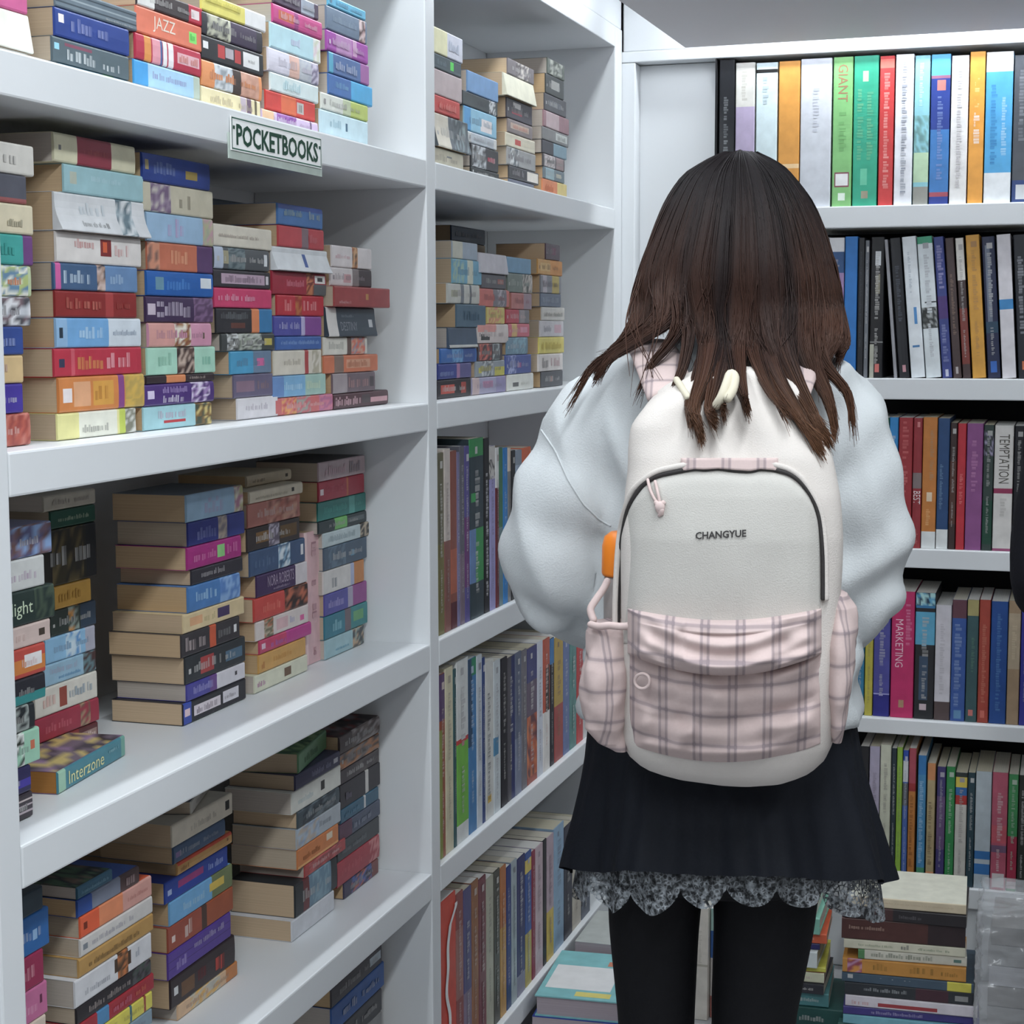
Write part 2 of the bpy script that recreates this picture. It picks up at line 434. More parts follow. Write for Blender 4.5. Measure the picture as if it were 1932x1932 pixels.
stack('C2', 0, 0.03, 'fifth '+ab, ['-150 625 1010|dark plum|5a4a60|b .6 .9 a8b0c0', '0 620 1040|magenta and orange|d44890|r .1 .4 .2 .8 e07050;b .42 .5 a84088', '160 600 1030|pale blue|bce4f2|t .35 .6 .35 .7 c8b0d8;p .85 1 d8dcc0 e8d0d8 f0f0ec', '380 580 1010|lilac white|e4e0f0|b .4 .6 f0c0b0;p .6 .85 b8bccc c8ccd4;p .85 1 7a7090 d8d0e4', '595 600 1010|icy white|dcecec|t .25 .65 .25 .75 a8d0dc', '750 560 985|red|e04038|b .3 .6 f07040;r .62 .76 .15 .85 c8c4c0;t .64 .74 .3 .7 444', '915 525 1005|lilac|dcc4e8|b 0 .2 f4c498;p .25 .6 a868b8 8848a8;b .85 .88 706080'], 1042, 'l')
stack('C2', 0, 0.03, 'sixth '+ab, ['-110 1100 1420|cyan|5cb8dc|', '-20 1085 1430|blue grey|70849c|t .1 .75 .4 .7 98a8bc;p .8 .96 e0c8c8 604848 d8b0b0', '192 1085 1440|bright purple|b050b4|b .22 .6 c48cc4;r .62 .72 .1 1 d8a8d0', '382 1105 1450|blue and violet|5878b0|b 0 .1 50b0d0;t .15 .7 .25 .7 c0c8dc;b .78 1 b06cb0', '572 1105 1480|vivid blue|4878bc|b .5 1 44b4ec;t .15 .45 .4 .7 88b8d8', '735 1040 1440|white and lime|e0e2d8|b .45 .62 c4d0a8;b .62 1 c0d060', '882 1030 1440|pale aqua|c8e4ee|t .2 .45 .35 .7 8cb4c4;r .52 .56 .3 .7 48708c', '1112 1090 1430|thin white|e4e0dc|b .5 .6 8090a8'], 1150, 'l')
# --- shelf below the sign
bl = 'stack under the sign'
stack('C3', 1, 0.04, 'leftmost '+bl, ['180 - 190|white|d8d4cc|t .55 .75 .3 .7 777', '350 - 150|dark grey|5a5c68|r 0 1 0 .12 a05858;t .5 .8 .4 .6 a06078', '518 - 185|cream|e0d4b4|t .6 .85 .25 .5 665', '690 - 185|teal|30a8a0|b .85 1 784888;t .5 .8 .3 .7 208880', '862 - 175|green and orange patterned|c0d0a0|p .3 .95 b8c878 f0f0e0 6890b0;r .55 .8 .3 .75 f07030;b 0 .3 282828', '1038 - 170|grey photographic|888890|p .3 1 c8ccd4 505058 e8e8ec 806870', '1205 - 130|royal blue|34509c|t .4 .9 .3 .7 a0b0e0', '1368 - 130|tan|d8b880|t .5 .7 .4 .7 a88', '1528 - 130|violet blue|4838a0|', '1695 - 170|rust red|b85848|p .5 1 b85848 a04840 c87868'], 1880, 'r')
stack('C3', 1, 0.045, 'second '+bl, ['80 305 765|cream and red|d4cfae|b .27 .69 943848;t .35 .65 .4 .6 b06060;r .05 .08 .4 .6 777', '262 365 815|powder blue|98c4cc|r .07 .15 .3 .8 b8c0b0;t .3 .7 .5 .7 b8d8e0', '420 310 820|white sandal-printed|d8dadd|p .66 .85 506874 a8b8c0 d8dcdf 6c8490;t .25 .55 .15 .3 666;t .25 .55 .45 .8 b8c4cc;k .010', '645 320 800|white with small red picture|e2dcd8|r .50 .63 .25 .9 8a3030;r .53 .58 .4 .8 e06030;t .2 .45 .5 .8 c06868;t .67 .85 .3 .7 c88', '825 305 780|navy|44648c|b .02 .08 e060a8;t .11 .45 .25 .75 c8dcec;p .5 .6 303040 b89888 d8c0b8;b .6 1 6890c0;t .66 .85 .3 .7 a8c4e0', '985 315 775|brick red|962c2c|b .6 .7 b44040;t .12 .57 .3 .75 c87060;t .74 .92 .35 .65 b05048', '1142 320 800|light blue and white|90bce4|b .12 .6 70aee4;b .6 1 d8e2ec;t .25 .55 .3 .7 b8d8f0;t .65 .95 .4 .6 8090a8;r .03 .07 .3 .7 2c3c4c', '1318 310 805|crimson|c83048|r .05 .11 .3 .65 40405c;t .25 .55 .2 .7 d89840;t .58 .9 .2 .8 f0b0b8;b .18 .22 d85868', '1483 335 820|orange|dc8438|r .04 .14 .25 .7 f0e4e4;r .16 .35 .1 .9 e8a878;r .38 .62 .1 .9 e0a030;b .68 .75 904890;p .76 1 d8b040 c0a048;t .4 .6 .3 .7 b07020', '1690 330 775|pale yellow|e4de90|b .26 .75 e4e4d4;t .3 .65 .2 .5 777;b .78 .86 c0d040;p .86 1 808070 d8d8d0'], 1846, 'l')
stack('C3', 1, 0.045, 'third '+bl, ['190 810 1190|navy and gold|2c4490|t .12 .5 .3 .75 7484b0;r .62 .8 .25 .6 a08838;r .03 .08 .4 .8 a09060', '357 815 1210|cream and mauve|c8c0a8|p .1 .38 786080 c8c0b8 98849c;t .5 .7 .2 .7 706858', '530 835 1210|light blue|98bcdc|t .3 .58 .2 .85 b89cc8;p .84 1 b8b890 c89ca8 a8b098;c 8a8', '700 840 1210|orange and purple|cc7050|p 0 .18 806058 d89070;b .75 1 604070;t .35 .65 .25 .75 e8a880', '865 835 1210|bright blue|1c64b8|r .12 .24 .2 .8 6898b0;t .28 .68 .25 .75 5090d8;r .8 .97 .35 .85 e0e8f0', '1012 830 1210|dark purple|483458|r .02 .13 .25 .75 d0c0d0;t .15 .68 .2 .8 c8bcd0;p .7 1 604468 886890', '1165 845 1200|pink with couple|dc98b4|b 0 .4 e0a098;p .4 .66 b08048 f0e8d8 905040;r .85 .88 .3 .6 553', '1308 840 1225|mint|a8dcc4|p .42 .68 685048 c8b0a0 403030;t .15 .35 .3 .8 78b098;t .74 .95 .3 .75 58a890', '1470 835 1220|thin black and orange|3c3034|b .28 .56 e08850;t .62 .88 .35 .7 b8a8a0', '1520 820 1215|violet|50347c|r .04 .13 .3 .75 d8cce8;t .2 .6 .55 .85 a890c8;t .25 .58 .1 .45 e4dcf0;p .66 .94 503474 a888c0 e0d4ec', '1648 820 1205|aqua with red bar|9cccd4|t .2 .65 .45 .8 b898b0;r .28 .6 .2 .34 c03840;p .75 1 806030 d8c070 485040'], 1786, 'l')
stack('C4', 1, 0.05, 'fourth '+bl, ['390 85 490|ivory|ddd5c4|t .08 .78 .42 .58 a09088', '550 85 470|silver and charcoal|585c60|b 0 .16 b8c4d8;r .16 .25 .2 .9 a8a080;p .25 .55 78888c 506068;r .9 .96 .2 .85 dfe3e6', '710 85 480|black with lilac panel|3c383e|r .13 .9 .15 .85 c0a4b8;t .2 .85 .3 .7 605060;r .92 .97 .2 .8 d8d0d8', '840 90 490|hot pink|d83c70|t .06 .7 .35 .7 f4b0c8', '985 105 495|black and orange|36353a|b .62 .76 e88850;b .76 1 3080b8;t .08 .58 .55 .85 787c80;r .25 .5 .15 .4 6a4038', '1165 140 510|dark grey patterned|484c4c|p .1 .3 d8dcdc 303434 90908c;p .3 .75 98a090 484c4c c0c4bc;r .8 .95 .25 .75 c8b848', '1290 205 490|blue and slate|40a0cc|b .55 1 6c84a0;r .64 .82 .3 .7 d868a0', '1455 230 500|plum grey|6c6480|r .06 .52 .2 .75 8c7084;t .6 .95 .3 .7 947878', '1620 255 535|white|d8d4d8|t .2 .75 .4 .7 b0a8b4'], 1776, 'l')
stack('C4', 1, 0.05, 'fifth '+bl, ['215 535 845|blue|4878b4|t .1 .55 .45 .75 98a898;t .68 .95 .4 .8 a8b0a0;r 0 1 .8 1 34509c', '370 540 855|coral red|c84850|b .5 .65 887078;t .66 .9 .3 .7 d88088', '518 495 880|white|d8dce0|r .52 .58 .15 .8 3858a0;t .2 .5 .4 .75 90a4b4;k .010', '690 495 870|crimson with white ring|a82c40|t .25 .58 .35 .65 e08898;p .62 .76 d08050 803830;r .78 .98 .55 .95 e4e0dc;r .83 .93 .65 .85 443c40;r .76 1 0 .5 606468', '860 530 855|scarlet|c42c3c|p .38 .52 c07038 a83830;t .15 .36 .2 .8 e89090;t .55 .85 .25 .75 e8a0a0', '1010 510 840|violet and magenta|5454a8|b .56 .64 b8b0d8;b .64 1 8c4c9c;t .1 .55 .35 .7 b8b8e0', '1155 525 840|thin blue|4068b0|t .1 .95 .4 .7 90b0e0', '1255 510 840|cream with red line|d8d0c0|b .64 .72 b84848;t .2 .55 .4 .65 a8a090;p .8 .95 b8b098 e0d8cc', '1435 500 870|blue gradient|6890c8|b .2 .6 78b0d8;b .6 1 a0c4b8;t .2 .55 .3 .7 b0d4e8;t .62 .9 .3 .7 c8d8b8', '1590 520 920|pink and orange|cc6868|p .1 .35 e0a050 c85050 d87878;p .35 .6 98a098 c86870;p .75 1 d07890 b06890'], 1716, 'l')
stack('C4', 1, 0.05, 'sixth '+bl, ['520 915 1190|white with brown picture|e0d8d8|p .5 .64 b06838 403430 d8a878;t .08 .45 .4 .6 e0b0b8', '675 905 1190|white and black|d8d0d0|b .52 .68 8c8080;b .68 1 4c4044;r .3 .48 .15 .7 d0a0a4', '808 880 1270|brick red|a84848|t .08 .3 .15 .3 d8b0b0;r .55 .6 .35 .7 c08840;x .012', '955 870 1210|charcoal and white|3c4854|b 0 .2 d8d4d0;T .26 .6 .2 .5 8c9098 DESTINY;t .3 .55 .65 .75 889098;r .85 .93 .3 .6 c0c4c8;k .006', '1168 860 1160|white and peach|dcd8cc|b .52 .62 705850;p .62 .95 d8a890 e07058 9898a8;t .1 .45 .3 .75 a0a098', '1300 860 1235|orange|d87850|b .18 .35 8c7468;r .4 .85 .2 .8 dca080;t .42 .82 .3 .7 b06040', '1425 920 1215|mauve grey|74646c|b .0 .33 a09498;t .36 .85 .25 .8 b08888;r .87 .97 .2 .8 4c4448', '1570 925 1305|maroon and pink|56383f|t .03 .48 .2 .8 d8b0b8;r .5 .65 .2 .9 504448;r .66 .98 .2 .62 d09ca4;c 30282c'], 1680, 'l')
# --- shelf with the pink upright book
pk = 'stack on pink-book shelf'
stack('C5', 2, 0.05, 'leftmost '+pk, ['200 - 280|purple pictorial|5c5c84|p .4 1 5c5c84 806878 88a8d8 705048', '385 - 240|white|d0d2d0|t .4 .9 .3 .6 a8a', '545 - 295|dark green|2c3c38|T .3 .72 .2 .7 c8d8b8 delight;p .75 1 2c3c38 485848', '740 - 275|cream pink|d4bcb4|r .85 .93 .3 .7 4c4038;t .3 .7 .3 .7 c0a098', '870 - 245|red and orange|c84c40|r .3 1 .1 .65 d88030;r .7 .95 .3 .8 e8e4e4', '1035 - 245|black and teal|303038|r 0 1 0 .38 289090', '1200 - 185|black|2c3034|p .5 .9 2c3034 a0a8a4', '1335 - 215|mint|98ccb0|p .55 .75 303830 e8ece8 98ccb0;r .85 .92 .4 .7 d07050', '1545 - 165|navy and violet|302c58|r 0 1 .2 .55 4438a0', '1690 - 175|black striped|3c343c|r 0 1 .2 .3 b0a0a8;r 0 1 .5 .58 b0a0a8;r 0 1 .75 .83 c0b0b0'], 1835, 'r')
stack('C5', 2, 0.16, 'second '+pk, ['165 240 525|grey cream|b0a898|', '240 280 525|green|1c5040|t .15 .85 .35 .6 a8b8a0', '340 240 530|black and gold|2c2c28|p .15 .75 3c3828 6a5c38 2c2c28;b .8 1 24282c', '615 300 500|amber|d09c30|t .1 .75 .3 .75 a87820', '740 280 530|dark green pictorial|34403c|p .38 .62 d09040 404840 90a098;b .65 1 34485c', '878 250 525|sky blue|88bce0|p .4 .7 a8d0e8 4890d0 c8dce8;b .8 1 b0b0c0', '1010 245 530|pale blue|94bcd4|t .1 .65 .5 .8 a8a8c0;t .25 .7 .2 .35 4888b8;p .75 1 503838 688890', '1140 190 535|white|ddd8cc|r .38 .5 .1 .9 a04838;t .12 .35 .3 .7 d89890;t .54 .95 .35 .7 5080a0', '1285 190 545|crimson|a83048|p .7 .86 786050 a83048 b09070;t .15 .6 .3 .7 d06878', '1400 220 540|dark red|602c30|t .2 .5 .2 .8 d8c4bc;b .5 .66 883030;r .7 .98 .25 .8 a08078;t .72 .96 .35 .7 e0c8c0'], 1510, 'l')
stack('C5', 2, 0.098, 'third '+pk, ['165 1030 1340|pale blue with flowers|98bcd8|t .3 .65 .2 .8 b89cc4;p .84 1 c0c080 b88098 e0d8c8;c 687078', '318 1040 1350|indigo|38408c|t .15 .5 .2 .7 8088c0;p .52 .68 888088 b8a898;b .72 1 404c98', '455 1035 1330|magenta|b02c84|t .1 .52 .3 .7 d878b0;r .54 .68 .2 .85 88d078;t .72 .95 .3 .75 d878b0', '578 1060 1340|charcoal|3a3840|t .15 .65 .35 .75 a8a4a8', '672 1040 1325|cornflower blue|4880c0|t .1 .55 .35 .75 a8d0ec;p .6 1 88b0e0 5888cc', '828 1015 1350|pale yellow|dcc494|r .55 .75 .2 .85 504068;r .1 .3 .25 .8 e0a878;t .33 .52 .3 .7 b8a878', '938 1005 1325|black with orange stripe|403c40|b .47 .58 d05830;t .06 .44 .2 .85 b8a8a8;t .62 .86 .3 .8 808080;r .9 .95 .3 .7 e0e0e0', '1062 1025 1355|black with red block|34383c|r .24 .46 .15 .85 b04040;r .66 .95 .25 .7 507088', '1212 1035 1355|violet and white|4c48a0|b .5 1 d8d4dc;r .82 .86 .4 .7 3c3840;t .1 .45 .3 .75 a8a4dc;b .38 .5 704890', '1318 1015 1360|black with white panels|24242c|b 0 .12 3850b0;r .02 .1 .35 .75 e8c8d0;r .16 .58 .2 .75 dcd0d8;t .2 .55 .3 .6 605060;r .62 .88 .2 .85 d8d4dc;t .65 .85 .4 .6 706870'], 1442, 'l')
stack('C6', 2, 0.098, 'fourth '+pk, ['235 625 940|cream|c8b898|r .86 .92 .3 .7 403828;t .12 .4 .3 .6 706050;x -.03', '345 505 890|ivory|cfc4ac|r .78 .83 .3 .75 2c2c28;t .1 .7 .25 .5 98907c', '440 495 875|salmon|b87468|p .35 .95 d09c84 b06858 c88878 885048', '618 490 870|black and gold|3a3434|r .16 .4 .25 .8 785830;p .4 .6 b0a8b8 605868;r .62 .95 .2 .85 604828', '785 510 910|steel navy|40587c|p .5 .72 88b0cc d0dce4 406080;r .92 .97 .3 .8 d8d8dc;t .08 .45 .3 .7 607898', '958 560 925|purple and white|48345c|b .76 1 d4ccd0;T .2 .72 .35 .85 a898b0 NORA ROBERTS;t .3 .65 .15 .28 a898b0', '1130 540 930|red pictorial|cc4840|p .55 1 503028 c06848 302828 885040;t .15 .5 .3 .7 e88070', '1298 555 935|white pictorial|d8ccc8|p .15 .32 686850 c07050 b8a890;r .38 .6 .15 .85 d8b0b4;t .64 .82 .3 .7 a0a0c8;r .84 .92 .2 .55 e060a0', '1432 580 955|hot pink gradient|c84068|b .5 1 c03c90;t .2 .5 .25 .7 a070c0;r .03 .1 .3 .8 e0c0d0', '1538 575 915|ochre|d09c48|t .3 .7 .35 .65 c08838;t .05 .15 .2 .6 b06030', '1690 545 930|pale cream with brown oval|d4d4bc|r .55 .68 .2 .8 70543c;t .05 .2 .3 .6 a09'], 1822, 'l')
stack('C6', 2, 0.105, 'rightmost '+pk, ['125 1010 1345|pale pink|c4acb0|t .1 .6 .25 .75 d8b0bc;t .65 .92 .2 .8 78747c;c 484040', '268 1010 1340|red|b43448|t .15 .55 .4 .7 d07080;b .6 .64 c86840;r .03 .1 .3 .65 e8d8dc', '418 1005 1352|teal green|208078|t .1 .62 .35 .7 60b0a8;b .64 .76 50a8a0;t .78 .95 .4 .6 60a8a0', '558 1010 1356|black and green|303c40|b .32 .58 68b858;r .6 .95 .3 .8 5a6468', '640 1045 1375|pale grey white|b8c8cc|t .1 .7 .3 .7 8498a0;p .8 1 383838 b8a890', '750 1050 1360|dark steel blue|485c70|p .1 .5 485c70 5c7488;r .62 .7 .3 .6 5090b0', '920 1045 1340|white and orange|cfcbc8|b .75 1 c88040;b .66 .75 a8b0d0;t .2 .36 .2 .8 707880', '1090 1055 1360|violet and magenta|5450a0|b .54 .66 a8a0b8;b .66 1 984c90;t .08 .5 .3 .7 b0a8d8', '1250 1055 1365|teal pictorial|28788c|b .46 .6 706068;b .6 1 308488;t .1 .42 .25 .75 90c4d0;r .66 .9 .3 .8 60a068', '1420 1060 1340|pale aqua|98bcc4|p .7 1 484c50 c0a080 90a098;t .25 .6 .25 .4 4898b8'], 1566, 'l')
# loose book lying on the pink-book shelf
p0 = onZ(*cr('C5', 325, 1815), LZ[2]); T0 = onX(*cr('C5', 325, 1690), p0[0])[2]-LZ[2]
p1 = onZ(*cr('C5', 690, 1600), LZ[2]); dv = Vector((p1[0]-p0[0], p1[1]-p0[1], 0)); L0 = dv.length; dv.normalize()
book('paperback_book', frame(dv, Vector((-dv.y, dv.x, 0)), EZ, (p0[0], p0[1], LZ[2]+0.0006)), L0, 0.105, T0, '3c8494',
     'b 0 .1 98c4a8;b .94 1 6ca898;T .14 .66 .2 .8 e0dc98 Interzone;t .74 .9 .55 .75 90c0c8;c 8a6a94;g a8702c', 'single paperback lying flat, teal spine lettered Interzone, at the end of pink-book shelf', group='pocketbooks in stacks')
# printed front cover of that book: swirls of purple, gold and dark grey
# upright pink book
pa, pb_ = onZ(*cr('C6', 925, 1612), LZ[2]), None
X_ = pa[0]; y0 = pa[1]; y1 = onX(*cr('C6', 1057, 1612), X_)[1]; zt = onX(*cr('C6', 885, 648), X_)[2]
book('paperback_book', frame(-EZ, -EX, EY, (X_, y0, zt)), zt-LZ[2]-0.0008, 0.13, y1-y0, 'd8aeb2', 't .08 .25 .3 .65 8c5c6c;t .3 .45 .3 .6 8c5c6c;t .55 .68 .3 .65 8c5c6c;t .88 .96 .35 .55 9c6070;r 0 1 0 .06 e4c4c4', 'pink paperback standing upright between two stacks on the shelf', group='pocketbooks in stacks')
def cover_print(start, cols, nx=14, ny=9, seed=1, mirror=False):
    """soft printed artwork on the upper cover of the book whose label starts so"""
    for o in bpy.data.objects:
        if o.get('label', '').startswith(start):
            xs = [v.co for v in o.data.vertices]; L = max(c.x for c in xs); D = max(c.y for c in xs); T = max(c.z for c in xs)
            cl = [muted(c, GB) for c in cols]; q = Q()
            def cc(i, j):
                n = noise.noise(Vector((i*.33+seed*7, j*.42, 3.0)))+.5*noise.noise(Vector((i*.8, j*.9+seed, 1.0)))
                return cl[int(min(max((n+.75)/1.5, 0), .999)*len(cl))]
            for i in range(nx):
                for j in range(ny):
                    a, b = L*i/nx, L*(i+1)/nx; c, d = .003+(D-.003)*j/ny, .003+(D-.003)*(j+1)/ny; z = T+.0002
                    q.quad((a, c, z), (b, c, z), (b, d, z), (a, d, z), [cc(i, j), cc(i+1, j), cc(i+1, j+1), cc(i, j+1)])
            q.obj('cover_artwork', M['ink'], o); return
cover_print('single paperback', ['806090', 'a080a8', '4c4450', 'd0b868', '786878', '9a7aa0', '3c3438'])
# --- shelf under the pink-book shelf
ud = 'stack under pink-book shelf'
stack('C7', 3, 0.05, 'leftmost '+ud, ['1010 - 280|dark grey|34424c|', '1105 - 320|cobalt blue|2868ac|r .75 .82 .3 .6 90b8e0', '1315 - 280|crimson|a02c54|t .5 .9 .3 .7 d08898', '1465 - 305|pink|cc6c9c|t .5 .85 .25 .6 e4a8c4;r .88 .92 .4 .7 703050', '1632 - 295|cream|dccbb8|r .86 .92 .3 .6 5a3c3c', '1740 - 280|lilac pictorial|80809c|p .3 1 80809c a08878 505878', '1850 - 255|dark navy|34344c|', '1990 - 270|rust|a05040|', '2130 - 280|grey|777780|', '2260 - 270|black|2a2a30|'], 2370, 'r')
stack('C7', 3, 0.06, 'second '+ud, ['935 510 740|dark teal|38647c|t .1 .9 .3 .6 80a8bc;c 2c3a34', '1020 510 920|blue and brown|2c509c|b .22 .68 7c8498;b .68 1 584444;t .72 .95 .2 .7 a89090', '1130 530 1005|orange and peach|e85c2c|b .25 .58 e48858;b .58 1 d89c90;t .65 .95 .4 .6 b87870;r .04 .09 .3 .7 803018', '1278 530 1010|white|d0ccc8|t .12 .75 .35 .65 9490a0;r .03 .09 .3 .7 808890', '1410 520 1015|ochre|bc9048|t .12 .8 .3 .6 5c4830', '1555 495 1005|white with dark picture|d4d4d8|r .5 .72 .3 .9 4c3828;p .54 .68 d07838 4c3828 805838;t .12 .46 .25 .5 808490;t .76 .92 .4 .75 8890a0', '1735 505 1000|black|302c30|t .15 .72 .3 .7 a89c98;p .74 1 302c30 405048 585058', '1850 505 1020|red|a82c38|b .25 .4 4888b8;t .45 .7 .3 .7 c87088;t .75 .9 .35 .7 d07050', '1960 520 1010|yellow|d8cc38|b .68 .71 3c7080;b .88 .91 a04838', '2085 520 1010|grey blue|8098a8|', '2200 520 1010|white|d8d8d8|', '2320 520 1010|brown|6a4a38|', '2420 520 1010|black|2c2c2e|'], 2520, 'l')
stack('C7', 3, 0.10, 'third '+ud, ['560 1270 1545|grey and white|c8c4b8|c 50545c;R 17;L .15', '720 1140 1540|white with black emblem|d8cdb8|r .88 .95 .3 .8 202020;t .3 .75 .3 .6 a8a090;c b8b0a0', '868 1150 1490|dark slate blue|486080|r .03 .12 .3 .7 8870a0', '968 1175 1535|tan with red edge|d09c54|r 0 1 .85 1 d85030;t .05 .2 .2 .6 906030;r .9 .93 .4 .7 906030', '1105 1095 1510|navy blue|28449c|r .2 .6 .4 .8 9c3878;t .68 .95 .35 .7 a0b0e0;r .04 .1 .3 .6 a0b0d8', '1230 1125 1540|sky blue and yellow|68a8d8|b .66 1 707c50;r .62 .86 .35 .75 d8b838;t .2 .55 .3 .65 a8c8d8', '1400 1115 1545|rust red|a04c38|t .24 .42 .2 .85 e4dcd4;b .5 .58 503830;b .58 1 a4502c;r .05 .1 .3 .6 e0c8c0', '1570 1115 1530|purple|583c98|r 0 1 .33 .36 40286c;r 0 1 .66 .69 40286c;t .12 .3 .2 .6 a898d0;t .4 .9 .55 .8 b8acd8', '1740 1130 1555|black with red lettering|34282c|t .68 .88 .15 .85 d84838;r .15 .35 .15 .7 6c4828;t .4 .55 .3 .7 702c30;r .04 .1 .4 .7 d0d0d0', '1905 1180 1575|orange and cream|d8b088|p .2 .7 e0ac48 c8b8a0 b8b4a8;b .8 1 c87c38'], 2010, 'l')
stack('C8', 3, 0.082, 'fourth '+ud, ['295 600 790|green|5c8c60|t .2 .7 .3 .7 304c38;c 5c8458;R 9;L .155', '430 580 850|thin navy|40405c|t .35 .8 .3 .7 9090a8;r .85 .95 .3 .7 c0c0c8;L .16', '538 560 860|white|d0d0c8|t .1 .45 .3 .6 a0b4b8;r .58 .66 .3 .8 383838', '653 595 850|dark slate|48545c|p .1 .9 48545c 303840 6a7880', '763 590 860|pale grey|a8b0b8|p 0 .5 a8b8c8 b8a898 90a0b8;t .5 .8 .4 .7 6a7078', '888 595 845|orange|d07c40|t .12 .55 .3 .6 704020;r .7 .85 .5 .9 d8c8b0;r 0 1 0 .1 e8a860', '983 640 830|faded red|b04848|p .1 .9 b04848 c06060 88484c;L .15', '1105 580 810|black and slate blue|303438|b .18 .32 703438;b .32 .85 68889c;p .4 .8 68889c 80a0b0;L .15', '1325 560 760|white|d0d2d8|t .03 .08 .3 .7 606878;L .15'], 1456, 'l')
stack('C8', 3, 0.085, 'rightmost '+ud, ['190 850 1095|dark brown and grey|4c4040|p .3 1 6a5c58 a09898 4c4040;c 443638', '300 855 1095|grey and black|685c5c|p 0 1 887c78 4c4444 c08050', '400 855 1095|dark plum|443c40|p .4 1 443c40 585050', '490 855 1100|black|38343a|b .62 .7 c8c4c0;t .1 .3 .3 .6 80788c', '640 860 1090|steel blue|3c647c|b .6 .65 c8c8c8;t .1 .5 .3 .7 6a90a8', '735 850 1100|slate|50586c|b 0 .3 5c3c50;t .3 .8 .3 .7 98a0b0', '850 840 1095|dark grey|44484c|t .1 .7 .3 .6 84888c', '970 835 1095|red|a83c48|p .75 1 c88080 a83c48;t .1 .6 .4 .7 c06870', '1090 880 1090|navy pictorial|444058|p .2 .8 444058 c06850 5068a8 383448;b .8 1 804c48'], 1190, 'l')
stack('C8', 4, 0.075, 'stack on lowest shelf left of the divider', ['1470 780 1095|dark green|405450|', '1560 800 1100|teal and black|408878|b .5 1 3c3c40', '1660 800 1110|dark grey|484448|r .75 .98 .3 .8 b8c4cc', '1760 800 1125|blue|3060a8|', '1890 800 1110|charcoal|444448|', '2010 800 1110|grey|888888|', '2130 800 1110|brown|604438|', '2250 800 1110|navy|303858|', '2370 800 1110|cream|c8c0a8|', '2480 800 1110|black|2c2c2e|'], 2560, 'l')
stack('C7', 3, 0.185, 'rear stack between second and third under pink-book shelf', ['640 905 1065|pink|c88ca0|', '712 905 1040|blue|3c74a8|', '780 925 1060|white and brown|c8c0b8|b 0 .3 5a4a48', '900 900 1050|grey|807870|', '1050 900 1050|tan|b09070|', '1250 900 1050|cream|c8c0a8|'], 1440, 'l')
stack('C4', 1, 0.18, 'rear stack behind the fifth under the sign', ['92 80 430|dark slate|40505c|t .3 .8 .4 .7 60747c', '185 90 430|cream|b0a890|', '400 90 430|tan|a89878|', '700 90 430|grey|84807c|', '1000 90 430|brown|6c5444|', '1300 90 430|blue|3c5080|'], 1600, 'l')
stack('D2', 1, 0.18, 'rear stack of the lower corner compartment', ['150 330 620|dark blue|34445c|', '290 330 620|tan|a8906c|', '500 330 620|grey|888480|', '800 330 620|white|c0bcb4|', '1100 330 620|navy|343c60|', '1350 330 620|cream|c0b8a0|'], 1580, 'l')
cover_print('green paperback, first', ['5c8458', '3c5c44', '88a870', '4c7050', '2c4034'], seed=3)
cover_print('dark brown and grey paperback', ['443638', '5c4c4c', '2c2426', '7a2c2c', '807878'], seed=5)
cover_print('dark teal paperback, first', ['2c3a34', '4c6c50', '243030', '705c50'], seed=6)
# --- second bay, upper compartment
u1 = 'stack in upper corner compartment'
stack('D1', 0, 0.03, 'first '+u1, ['270 - 425|pale yellow and lilac|c8cad8|b .1 .55 d8d4a8;t .6 .9 .3 .7 a8b4c8', '485 - 415|dark slate with green sticker|405058|r .68 .78 .2 .9 40d840;t .3 .6 .3 .7 788890', '615 - 420|mauve|bcaaac|t .3 .9 .3 .7 a09094', '825 - 400|red|cc4440|t .4 .9 .3 .7 e89890', '1000 - 470|dark grey dented|586068|b 0 .4 d0c8b8;p .5 .95 586068 88989c 404850;k .008', '1270 - 430|cream|d0c8b0|r .5 .65 .6 .7 888'], 1440, 'r')
stack('D1', 0, 0.035, 'second '+u1, ['560 470 735|blue|6c98c8|t .4 .9 .3 .7 a0c0e0', '735 430 730|black|40484c|p .75 .95 c8ccd0 505458;t .4 .7 .3 .7 585c60', '868 440 720|large light blue|8cc4e0|b 0 .2 50a0d8;r .5 .85 .1 .7 e8e0e0', '1090 470 720|thin white|d4d6d4|b .1 .9 c0c8d0', '1200 500 735|black and white|404044|p .05 .55 c8ccd0 404044 909498;r .6 .85 .4 .6 b03850', '1400 500 740|black|34383a|'], 1492, 'l')
stack('D1', 0, 0.035, 'third '+u1, ['440 820 1045|warm grey|7c7478|p .3 .8 7c7478 d0c8c0 605858', '565 780 1040|cream dented|dcd8c0|t .25 .85 .35 .65 706c60;k .008', '780 810 1030|black with red label|484450|r .2 .6 .25 .5 b04858;r .25 .55 .6 .9 c8c4c4', '965 820 1030|grey and peach|8c8080|r .1 .85 .3 .8 c8b0a0;t .2 .8 .4 .7 d08070', '1085 805 1055|cream and red|dcd4bc|r .3 .5 .2 .7 c85048;t .55 .9 .3 .6 e8e0c8', '1210 815 1060|silver grey|a4a4a4|p .1 .4 d8dcdc 687078 a4a4a4', '1375 830 1085|black with white disc|48484c|r .6 .98 .05 .95 ece4d8;t .1 .5 .3 .8 a09ca0', '1490 830 1045|blue grey|6a7080|t .1 .8 .4 .7 a0a4b0'], 1562, 'l')
